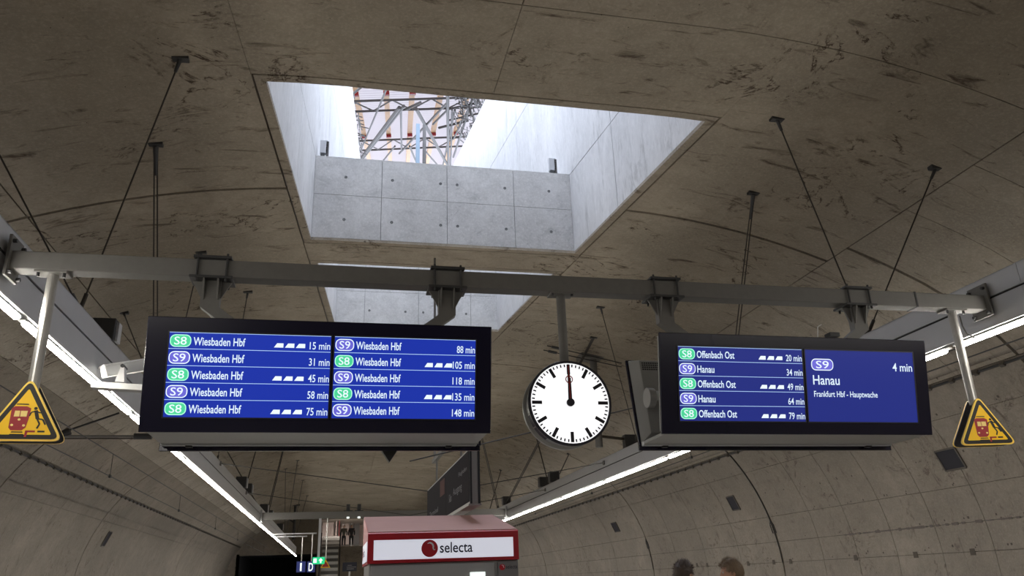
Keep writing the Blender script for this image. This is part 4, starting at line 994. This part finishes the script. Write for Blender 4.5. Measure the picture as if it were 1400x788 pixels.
# side face (towards the platform's left edge)
sd = vm.part('side_sign', MB().box((vx0 - .006, vy0 + .10, .235 + EYE), (vx0 + .002, vy1 - .15, .43 + EYE)), M['vwhite'], label='white side sign panel')
M_side = (0, -1)
logo(vm, sd, vx0 - .007, .335 + EYE, .15, .50, vy1 - .25, (0, -1))
vm.part('door', MB().box((vx0 + .04, vy0 + .015, .04), (1.66, vy0 + .05, z_fb - .02)), M['vgrey'], bevel=.006)
vm.part('door_display', MB().box((1.40, vy0 + .005, .0 + EYE - .1), (1.56, vy0 + .016, .095 + EYE)), M['litwhite'], label='small lit display strip')
rp = vm.part('control_panel', MB().box((1.70, vy0 + .01, .04), (vx1 - .01, vy0 + .05, z_fb - .02)), M['vdark'], bevel=.004, label='dark side column with small logo')
logo(vm, rp, 1.712, .135 + EYE, .062, .125, vy0 + .009)
gl = mat('vending_glass', (0.03, 0.03, 0.035), 0.08, spec=.8)
vm.part('window', MB().box((vx0 + .12, vy0 + .008, .5), (1.5, vy0 + .016, 1.5)), gl)
vm.part('delivery_flap', MB().box((vx0 + .3, vy0 + .005, .18), (1.3, vy0 + .02, .38)), M['vdark'])

# ================================================================== HANGING INFORMATION SIGN (edge-on to the viewer)
ix0, ix1, iy0, iy1, iz0, iz1 = 1.50, 1.63, 9.19, 13.6, .842 + EYE, 1.48 + EYE
iS = T('hanging_info_sign', 'dark hanging information board seen almost edge-on above the vending machine', 'sign', (1.56, 11.4, iz0))
iS.part('frame', MB().box((ix0 + .01, iy0, iz0), (ix1 - .01, iy1, iz1)), M['housing'], bevel=.006)
fa = iS.part('left_face', MB().box((ix0, iy0 + .02, iz0 + .03), (ix0 + .012, 11.2, iz1 - .03)), M['signface'])
fb = iS.part('left_face', MB().box((ix0, 11.22, iz0 + .03), (ix0 + .012, iy1 - .02, iz1 - .03)), M['signface'])
iS.part('right_face', MB().box((ix1 - .012, iy0 + .02, iz0 + .03), (ix1, iy1 - .02, iz1 - .03)), M['black'])
for xx in (ix0 + .004, ix1 - .03): iS.part('edge_profile', MB().box((xx, iy0 - .012, iz0), (xx + .026, iy0 + .0, iz1)), M['black'])
iS.part('lower_profile', MB().box((ix0 - .01, iy0, iz0 - .02), (ix1 + .01, iy1, iz0)), M['housing'])
sq = MB().box((ix0 - .004, 11.35, iz1 - .30), (ix0, 11.85, iz1 - .08)); iS.part('pictogram_square', sq, mat('sign_grey_red', (0.12, 0.075, 0.07), .9, spec=0.05), parent=fb)
def side_text(par, s, ya, yb, zb, cap):                # lettering on the -X face, reading towards the viewer's right (decreasing Y)
    v, f, a_, b_, H_ = text2d(s, .004); k = (ya - yb) / (b_ - a_); tx = MB()
    tx.add([(ix0 - .003, ya - (q[0] - a_) * k, zb + q[1] * cap / H_) for q in v], f); iS.part('lettering', tx, mat('faint_lettering', (.22, .22, .23), .9, spec=0.05), parent=par)
side_text(fa, 'S-Bahn', 10.9, 10.65, iz0 + .17, .10); side_text(fa, 'Ausgang', 10.5, 9.75, iz0 + .22, .09); side_text(fa, 'Flughafen', 10.0, 9.35, iz0 + .40, .05)
side_text(fb, 'Terminal', 13.2, 12.1, iz0 + .16, .07)
mx, my = 1.565, 13.07
iS.part('support_mast', MB().tube((mx, my, 1.9 + EYE), (mx, my, zc(mx)), .02, 10), M['steel'])
iS.part('support_arm', MB().box((mx - .03, 9.9, 1.86 + EYE), (mx + .03, 13.2, 1.92 + EYE)), M['steel'])
for yy in (10.2, 12.8): iS.part('drop_rod', MB().tube((mx, yy, iz1), (mx, yy, 1.87 + EYE), .015, 8), M['steel'])

# ================================================================== FAR CROSS BEAM AND WHAT HANGS ON IT
fb_ = T('gantry_beam', 'distant thin grey cross beam spanning the platform above the vending machine', 'beam', (1.9, 31, 2.4 + EYE))
zb0 = atY(500, 711, 31).z; zb1 = atY(500, 703, 31).z
fb_.part('box_beam', MB().box((-2.62, 30.9, 2.38 + EYE), (6.46, 31.15, 2.62 + EYE)), M['steel'])
for X in (-2.62, 6.46): fb_.part('end_plate', MB().box((X - .03, 30.8, 2.3 + EYE), (X + .03, 31.25, 2.72 + EYE)), M['channel'])
for px, lb in ((476, 'left black spotlight on the distant cross beam'), (491, 'right black spotlight on the distant cross beam')):
    q = atY(px, 700, 30.9); t = T('spotlight', lb, 'spotlight', (q.x, 30.95, 2.62 + EYE), 'spotlights on the distant beam')
    t.part('head', MB().tube((q.x, 31, 2.60 + EYE), (q.x, 31, 2.88 + EYE), .07, 12), M['black']); t.part('stirrup', MB().box((q.x - .16, 30.98, 2.62 + EYE), (q.x + .16, 31.02, 2.66 + EYE)), M['steeldark'])
    t.part('lens', MB().tube((q.x, 30.88, 2.36 + EYE), (q.x, 30.88, 2.42 + EYE), .05, 12), M['litwhite'])
q0 = atY(438, 711, 30.85); q1 = atY(436, 762, 30.85); 
t = T('exit_sign', 'green lit exit sign with an arrow on a tall grey post, far left of centre', 'sign', (q1.x, 30.85, q1.z - .3))
t.part('hanging_post', MB().box((q0.x - .045, 30.8, q1.z), (q0.x + .045, 30.9, 2.38 + EYE)), M['channel'])
a, b = atY(427, 772, 30.8), atY(444, 762, 30.8)
sg_ = t.part('sign_box', MB().box((a.x, 30.76, a.z), (b.x, 30.86, b.z)), M['exit'])
w_ = b.x - a.x; h_ = b.z - a.z
t.part('running_figure_panel', MB().box((a.x + .08 * w_, 30.75, a.z + .2 * h_), (a.x + .34 * w_, 30.76, b.z - .2 * h_)), M['litwhite'], parent=sg_)
ar = MB().prism([(a.x + .68 * w_, a.z + .85 * h_), (a.x + .86 * w_, a.z + .50 * h_), (a.x + .74 * w_, a.z + .50 * h_), (a.x + .74 * w_, a.z + .15 * h_), (a.x + .62 * w_, a.z + .15 * h_), (a.x + .62 * w_, a.z + .50 * h_), (a.x + .50 * w_, a.z + .50 * h_)], 30.75, 30.76)
t.part('arrow', ar, M['litwhite'], parent=sg_)
a, b = atY(438, 777, 30.8), atY(452, 767, 30.8)
t = T('warning_sign', 'tiny distant orange triangular warning sign under the exit sign', 'sign', ((a.x + b.x) / 2, 30.8, a.z)); 
t.part('plate', MB().prism([(a.x, a.z), (b.x, a.z), ((a.x + b.x) / 2, b.z + .05)], 30.78, 30.8), M['yellow'])
t.part('border', MB().prism([(a.x + .05, a.z + .03), (b.x - .05, a.z + .03), ((a.x + b.x) / 2, b.z - .01)], 30.775, 30.78), M['signred'])
t.part('pole', MB().tube(((a.x + b.x) / 2, 30.81, b.z), ((a.x + b.x) / 2, 30.81, 2.38 + EYE), .025, 6), M['galv'])
# platform number and section signs
for ch, x0, x1, lb in (('1', 405, 418, 'dark blue platform number sign reading 1'), ('D', 419.5, 431, 'dark blue platform section sign reading D')):
    Yp = 40 if ch == '1' else 38
    a, b = atY(x0, 783, Yp), atY(x1, 768, Yp); t = T('platform_sign', lb, 'sign', ((a.x + b.x) / 2, Yp, a.z))
    p = t.part('panel', MB().box((a.x, Yp - .05, a.z), (b.x, Yp + .05, b.z)), M['blue'])
    tx = MB(); cw = (b.x - a.x); text_mb(tx, ch, a.x + cw * (.40 if ch == '1' else .20), b.x - cw * (.42 if ch == '1' else .24), a.z + .12 * (b.z - a.z), .74 * (b.z - a.z), Yp - .056, .01); t.part('lettering', tx, M['litwhite'], parent=p)
    for q in (.5,): t.part('hanger', MB().tube((a.x + cw * q, Yp, b.z), (a.x + cw * q, Yp, 2.3 + EYE), .025, 6), M['galv'])
    t.part('top_bracket', MB().box((-2.72, Yp - .03, 2.26 + EYE), (b.x, Yp + .03, 2.32 + EYE)), M['channel'])
a, b = atY(468, 782, 45), atY(488, 769, 45)
t = T('info_board', 'small dark information board with faint lines, left of the vending machine', 'sign', ((a.x + b.x) / 2, 45, a.z))
p = t.part('panel', MB().box((a.x, 44.95, a.z), (b.x, 45.05, b.z)), mat('board_dark_blue', (0.012, 0.014, 0.03), .4)); 
ln = MB()
for i, (s0, s1) in enumerate(((.35, .65), (.3, .95), (.3, .8))): ln.box((a.x + (b.x - a.x) * s0, 44.94, a.z + (.65 - .2 * i) * (b.z - a.z)), (a.x + (b.x - a.x) * s1, 44.95, a.z + (.69 - .2 * i) * (b.z - a.z)))
t.part('text_lines', ln, M['galv'], parent=p); t.part('post', MB().tube(((a.x + b.x) / 2, 45.1, 0), ((a.x + b.x) / 2, 45.1, b.z), .05, 8), M['galv'])

# ================================================================== MEZZANINE, ESCALATOR, STAIRS
ZM = 2.92 + EYE
mz = MB().box((-1.0, Yw - .6, ZM - .32), (9.0, 80, ZM)).obj('floor_mezzanine', M['wallc']); tag(mz, 'concrete floor slab of the upper level at the far end', kind='structure')
bw = MB().box((-7, 78, ZM - .3), (9.0, 78.3, ZM + 3.2)).obj('wall_mezzanine', M['pink']); tag(bw, 'pale panelled back wall of the upper level', kind='structure')
cm = MB().box((-7, Yw + .4, 7.0), (9.0, 78, 7.3)).obj('ceiling_mezzanine', M['white']); tag(cm, 'white ceiling of the upper level', kind='structure')
wlw = MB().box((-7.2, Yw + .4, 4.35), (-7, 78, 7.0)).box((9.0, Yw + .4, 4.35), (9.2, 78, 7.0)).obj('wall_mezzanine_side', M['wallc']); tag(wlw, 'side walls of the upper level', kind='structure')
def bp(name, x0, x1, y0, y1, Y, m, th=.1, par=bw):
    a, b = atY(x0, y1, Y), atY(x1, y0, Y); return MB().box((a.x, Y, a.z), (b.x, Y + th, b.z)).obj(name, m, par)
bp('panel', 440, 457, 712, 738, 74, M['pink']); bp('post', 458, 461, 708, 748, 73, M['pink']); bp('post', 462.5, 465, 705, 745, 73, M['redcap']); bp('panel', 466, 478, 706, 745, 76, M['pink'])
bp('post', 479, 482.5, 706, 748, 76, M['white']); bp('doorway', 483, 492, 710, 747, 76, M['vdark'])
gw = MB().box((-6.9, Yw + .42, 4.35), (-1.2, Yw + .6, 6.95)).obj('wall_ribbed', M['wallc']); tag(gw, 'grey ribbed wall beside the far opening', kind='structure')
for k in range(14): MB().box((-6.8 + k * .4, Yw + .40, 4.4), (-6.7 + k * .4, Yw + .42, 6.9)).obj('rib', M['tray'], gw)
es = T('escalator', 'narrow escalator rising to the upper level at the far end', 'escalator', (-.25, 58, 0))
nst = 20; ya, yb = 58.0, 65.4; xa, xb = -.95, .45
for k in range(nst):
    y = ya + (yb - ya) * k / nst; z = ZM * (k + 1) / nst
    es.part('step', MB().box((xa + .1, y, z - .22), (xb - .1, y + (yb - ya) / nst + .02, z)), M['steel' if k % 2 else 'galv'])
for X in (xa, xb):
    es.part('balustrade', MB().hexa([(X - .03, ya, 0), (X + .03, ya, 0), (X + .03, yb, ZM), (X - .03, yb, ZM)], [(X - .03, ya, 1.0), (X + .03, ya, 1.0), (X + .03, yb, ZM + 1.0), (X - .03, yb, ZM + 1.0)]), M['galv'])
    es.part('handrail', MB().bar((X, ya, 1.03), (X, yb, ZM + 1.03), .09, .05), M['black'])
st = T('staircase', 'short upper flight of steps behind the escalator head', 'stairs', (-.3, 68, ZM))
for k in range(6): st.part('step', MB().box((-.95, 68 + k * .35, ZM), (.5, 70.5, ZM + .17 * (k + 1))), M['steel' if k % 2 else 'galv'])
rl = T('guard_rail', 'steel guard rail at the edge of the upper level', 'railing', (2.5, Yw - .5, ZM))
for xx in (.7, 2.2, 3.7): rl.part('rail_post', MB().tube((xx, Yw - .5, ZM), (xx, Yw - .5, ZM + .08), .03, 6), M['galv'])
rl.part('top_rail', MB().tube((.6, Yw - .5, ZM + .08), (5, Yw - .5, ZM + .08), .03, 6), M['galv'])
lm = MB().box((-.8, 69, 6.93), (4, 69.4, 6.99)).obj('added_fill_lamp', mat('hall_fill_light', (.9, .9, .9), .5, emit=(1, .90, .82), es=55)); tag(lm, 'added unseen fill lamp inside the upper level at the far end', 'lamp')  # added light, hidden behind the lintel, to brighten the upper level

# ================================================================== PEOPLE
def eval_mesh(o):
    dg = bpy.context.evaluated_depsgraph_get(); me = bpy.data.meshes.new_from_object(o.evaluated_get(dg)); return me
def skin_mesh(chains, sub=1, voxel=None, extra=None, mt=None, name='body'):
    """chains: list of lists of (point, rx, ry); first point of later chains is joined by position"""
    V, E, R = [], [], []; idx = {}
    for ch in chains:
        prev = None
        for p, r in ch:
            k = tuple(round(c, 4) for c in p)
            if k not in idx: idx[k] = len(V); V.append(p); R.append(r)
            if prev is not None: E.append((prev, idx[k]))
            prev = idx[k]
    me = bpy.data.meshes.new(name); me.from_pydata(V, E, []); o = bpy.data.objects.new(name, me); COL.objects.link(o)
    o.modifiers.new('skin', 'SKIN')
    if not me.skin_vertices:
        bm = bmesh.new(); bm.from_mesh(me); bm.verts.layers.skin.verify(); bm.to_mesh(me); bm.free()
    for i, r in enumerate(R):
        rr = r if isinstance(r, tuple) else (r, r); me.skin_vertices[0].data[i].radius = rr
    me.skin_vertices[0].data[0].use_root = True
    s_ = o.modifiers.new('sub', 'SUBSURF'); s_.levels = sub; s_.render_levels = sub
    base = eval_mesh(o); bpy.data.objects.remove(o); bpy.data.meshes.remove(me)
    if extra or voxel:
        bm = bmesh.new(); bm.from_mesh(base)
        for e in extra or []: bm.from_mesh(e)
        bm.to_mesh(base); bm.free()
    if voxel:
        o = bpy.data.objects.new(name, base); COL.objects.link(o); rm = o.modifiers.new('r', 'REMESH'); rm.mode = 'VOXEL'; rm.voxel_size = voxel; rm.use_smooth_shade = True
        sm = o.modifiers.new('s', 'SMOOTH'); sm.iterations = 2; sm.factor = .5
        b2 = eval_mesh(o); bpy.data.objects.remove(o); base = b2
    base.materials.clear(); base.materials.append(mt); base.shade_smooth(); return base
def head_mesh(c, fwd):
    """c: head centre, face along fwd (a yaw angle). Local +x is the face direction."""
    bm = bmesh.new(); bmesh.ops.create_uvsphere(bm, u_segments=40, v_segments=28, radius=1.0)
    for v in bm.verts:
        x, y, z = v.co; X = x * .098; Yv = y * .076; Z = z * .118
        if z < 0: Yv *= 1 - .30 * (-z) ** 1.3; X = X * (1 - .10 * (-z)) + .018 * (-z) if x > 0 else X * (1 - .35 * (-z))
        if x > .5 and z > .35: X *= .95
        nd = math.exp(-((y / .16) ** 2)) * math.exp(-(((z + .18) / .20) ** 2)) if x > .6 else 0; X += .022 * nd         # nose
        md = math.exp(-((y / .30) ** 2)) * math.exp(-(((z + .52) / .10) ** 2)) if x > .4 else 0; X += .007 * md           # lips
        for sg in (-1, 1):
            ed = math.exp(-(((y - sg * .40) / .20) ** 2)) * math.exp(-(((z - .04) / .13) ** 2)) if x > .4 else 0; X -= .011 * ed  # eye sockets
        v.co = (X, Yv, Z)
    for sg in (-1, 1):                                # ears
        r = bmesh.ops.create_uvsphere(bm, u_segments=12, v_segments=10, radius=1.0)
        for v in r['verts']:
            x, y, z = v.co; v.co = (x * .019 - .008 - .004 * z, sg * (.080 + abs(y) * .010 * (1 if y * sg > 0 else -1)) , z * .033 - .012)
    me = bpy.data.meshes.new('head'); bm.to_mesh(me); bm.free()
    me.transform(Matrix.Translation(c) @ Matrix.Rotation(fwd, 4, 'Z')); return me
def person(x, y, H, yaw, label, hair, coat, z0=0.0, detail=True, bow=0.0, collar=False):
    t = thing('person', label, 'person', (x, y, z0)); k = H / 1.78
    def P(a, b, c): return Vector((a * k, b * k, c * k))   # local: +x forward, +y left, z up
    pel, wst, chs, nck, hb = P(0, 0, .95), P(0, 0, 1.10), P(.0, 0, 1.32), P(-.01, 0, 1.49), P(.015 + bow * .4, 0, 1.56)
    HC = P(.03 + bow, 0, 1.78 - .118 - bow * .12)
    def arm(s):
        sh, el, wr_ = P(0, s * .19, 1.43), P(-.03, s * .25, 1.14), P(.10, s * .24, .90); return sh, el, wr_
    def leg(s): return P(0, s * .09, .90), P(.02, s * .10, .50), P(-.03, s * .10, .09), P(.11, s * .115, .035)
    ch = [[(pel, (.15 * k, .11 * k)), (wst, (.135 * k, .10 * k)), (chs, (.155 * k, .11 * k)), (P(0, 0, 1.43), (.10 * k, .08 * k)), (nck, .058 * k), (hb, .056 * k), (HC - Vector((0, 0, .02)), .05 * k)]]
    for s in (-1, 1):
        sh, el, wr_ = arm(s); ch.append([(chs, (.155 * k, .11 * k)), (sh, .058 * k), (el, .042 * k), (wr_, .028 * k), (wr_ + Vector((.05, 0, -.05)) * k, (.018 * k, .038 * k))])
        palm = wr_ + Vector((.05, 0, -.05)) * k
        if detail:
            for j in range(4):
                o_ = Vector((0, 0, 0)) + Vector((.012 - .008 * j, (j - 1.5) * .0, 0)) * k; L_ = (.078, .088, .082, .066)[j] * k
                a0 = palm + Vector((.02 - .013 * j + .01, s * .004, -.012 - .012 * j)) * k
                ch.append([(palm, (.018 * k, .038 * k)), (a0, .010 * k), (a0 + Vector((.55, 0, -.8)) * L_ * .5, .0095 * k), (a0 + Vector((.35, -s * .3, -1.0)) * L_ * .95, .0085 * k)])
            ch.append([(palm, (.018 * k, .038 * k)), (palm + Vector((.035, -s * .01, .012)) * k, .012 * k), (palm + Vector((.075, -s * .02, -.005)) * k, .010 * k)])
        hp, kn, an, toe = leg(s); ch.append([(pel, (.15 * k, .11 * k)), (hp, .085 * k), (kn, .058 * k), (an, .042 * k), (toe, (.04 * k, .03 * k))])
    head = head_mesh(HC, 0); body = skin_mesh(ch, 1, .010 if detail else .03, [head], M['skin'], 'body')
    lab = link('body', body, t)
    # clothes: a little larger than the body, ending at neck, cuffs and hems
    jk = [[(P(0, 0, .84), (.175 * k, .135 * k)), (wst, (.17 * k, .13 * k)), (chs, (.185 * k, .135 * k)), (P(0, 0, 1.44), (.13 * k, .10 * k)), (P(-.015, 0, 1.50 + (.03 if collar else 0)), (.080 * k, .080 * k))]]
    for s in (-1, 1):
        sh, el, wr_ = arm(s); jk.append([(chs, (.185 * k, .135 * k)), (sh, .082 * k), (el, .062 * k), (wr_ - (wr_ - el) * .06, .048 * k)])
    link('jacket', skin_mesh(jk, 2, None, None, coat, 'jacket'), t)
    tr_ = [[(P(0, 0, .96), (.160 * k, .125 * k)), (P(0, 0, .90), (.17 * k, .13 * k))]]
    for s in (-1, 1):
        hp, kn, an, toe = leg(s); tr_.append([(P(0, 0, .90), (.17 * k, .13 * k)), (hp + Vector((0, 0, -.08)), .105 * k), (kn, .075 * k), (an, .062 * k)])
        sm = MB(); f_ = an - Vector((0, 0, .09 * k))
        pf = []
        for (dx, w, h) in ((-.07, .036, .085), (0, .044, .10), (.09, .048, .06), (.17, .044, .045), (.20, .03, .03)):
            pf.append([Vector((f_.x + dx, f_.y - w, 0)), Vector((f_.x + dx, f_.y + w, 0)), Vector((f_.x + dx, f_.y + w * .7, h)), Vector((f_.x + dx, f_.y - w * .7, h))])
        for a_, b_ in zip(pf[:-1], pf[1:]): sm.hexa(a_, b_)
        sm.obj('shoe', M['shoe'], t, bevel=.008)
    link('trousers', skin_mesh(tr_, 2, None, None, M['trous'], 'trousers'), t)
    # hair: a close cap plus short strands
    bm = bmesh.new(); bmesh.ops.create_uvsphere(bm, u_segments=48, v_segments=32, radius=1.0); rnd = random.Random(int(x * 100))
    def hairy(q): return q.z > (.34 if q.x > .55 else -.05 if q.x > -.05 else -.52) + (.12 if abs(q.y) > .8 and q.x > .1 else 0)
    kill = [v for v in bm.verts if not hairy(v.co)]; keep = [v.co.copy() for v in bm.verts if hairy(v.co)]
    bmesh.ops.delete(bm, geom=kill, context='VERTS')
    for v in bm.verts:
        n_ = mnoise.noise(v.co * 5) * .006 + mnoise.noise(v.co * 16) * .003; q = v.co.copy(); kx = .098 * (1 - .35 * max(0, -q.z)) if q.x < 0 else .098
        v.co = Vector((q.x * (kx + .011 + n_), q.y * (.076 + .010 + n_), q.z * (.118 + .012 + n_)))
    hm_ = bpy.data.meshes.new('hair'); bm.to_mesh(hm_); bm.free(); hm_.materials.append(hair); hm_.shade_smooth()
    hb_ = MB()
    if detail:
        for i in range(2600):
            th, ph = rnd.uniform(0, 2 * math.pi), math.acos(rnd.uniform(-.5, 1)); q = Vector((math.sin(ph) * math.cos(th), math.sin(ph) * math.sin(th), math.cos(ph)))
            if not hairy(q): continue
            kx = .098 * (1 - .35 * max(0, -q.z)) if q.x < 0 else .098
            b0 = Vector((q.x * (kx + .006), q.y * .082, q.z * .126)); d_ = (q * .5 + Vector((.7, rnd.uniform(-.4, .4), .15 if q.z > .4 else -.9)) * .7 + Vector((rnd.uniform(-.3, .3), rnd.uniform(-.3, .3), rnd.uniform(-.3, .3)))).normalized()
            L_ = rnd.uniform(.016, .038); sd_ = d_.cross(q).normalized() * .0016
            hb_.add([b0 - sd_, b0 + sd_, b0 + d_ * L_ + q * .004], [(0, 1, 2)])
        sm_ = hb_.mesh('strands', hair); sm_.materials.clear(); sm_.materials.append(hair)
        bm = bmesh.new(); bm.from_mesh(hm_); bm.from_mesh(sm_); bm.to_mesh(hm_); bm.free()
    hm_.transform(Matrix.Translation(HC)); link('hair', hm_, t)
    if detail:
        ey = MB()
        for s in (-1, 1): ey.lathe([(.0005, -.012), (.009, -.008), (.0118, 0), (.009, .008), (.0005, .012)], (HC.x + .077, HC.y + s * .030, HC.z + .006), 12)
        ey.obj('eyes', M['white'], t, smooth=True)
    t.rotation_euler = (0, 0, yaw); return t
y_ = 7.1; pA = atY(933, 770, y_)
person(pA.x - .02, y_, pA.z + .010, math.radians(28), 'man with short dark brown hair, turned to the right, bottom edge', M['hair1'], M['coatn'])
y_ = 6.95; pB = atY(999, 764, y_)
person(pB.x + .13, y_, pB.z + .005, math.radians(158), 'man with tousled sandy hair and olive jacket, head bent left', M['hair2'], M['coatg'], bow=.09, collar=True)
for px, lb, c_ in ((469.5, 'distant person in brown jacket on the upper level, left of two', 'coatg'), (480, 'distant person in dark jacket on the upper level, right of two', 'trous')):
    q = atY(px, 748, 67); person(q.x, 67, 1.72, math.radians(-95), lb, M['hair1'], M[c_], z0=ZM, detail=False)
print('objects', len(bpy.data.objects), 'tris', sum(len(m.polygons) for m in bpy.data.meshes))
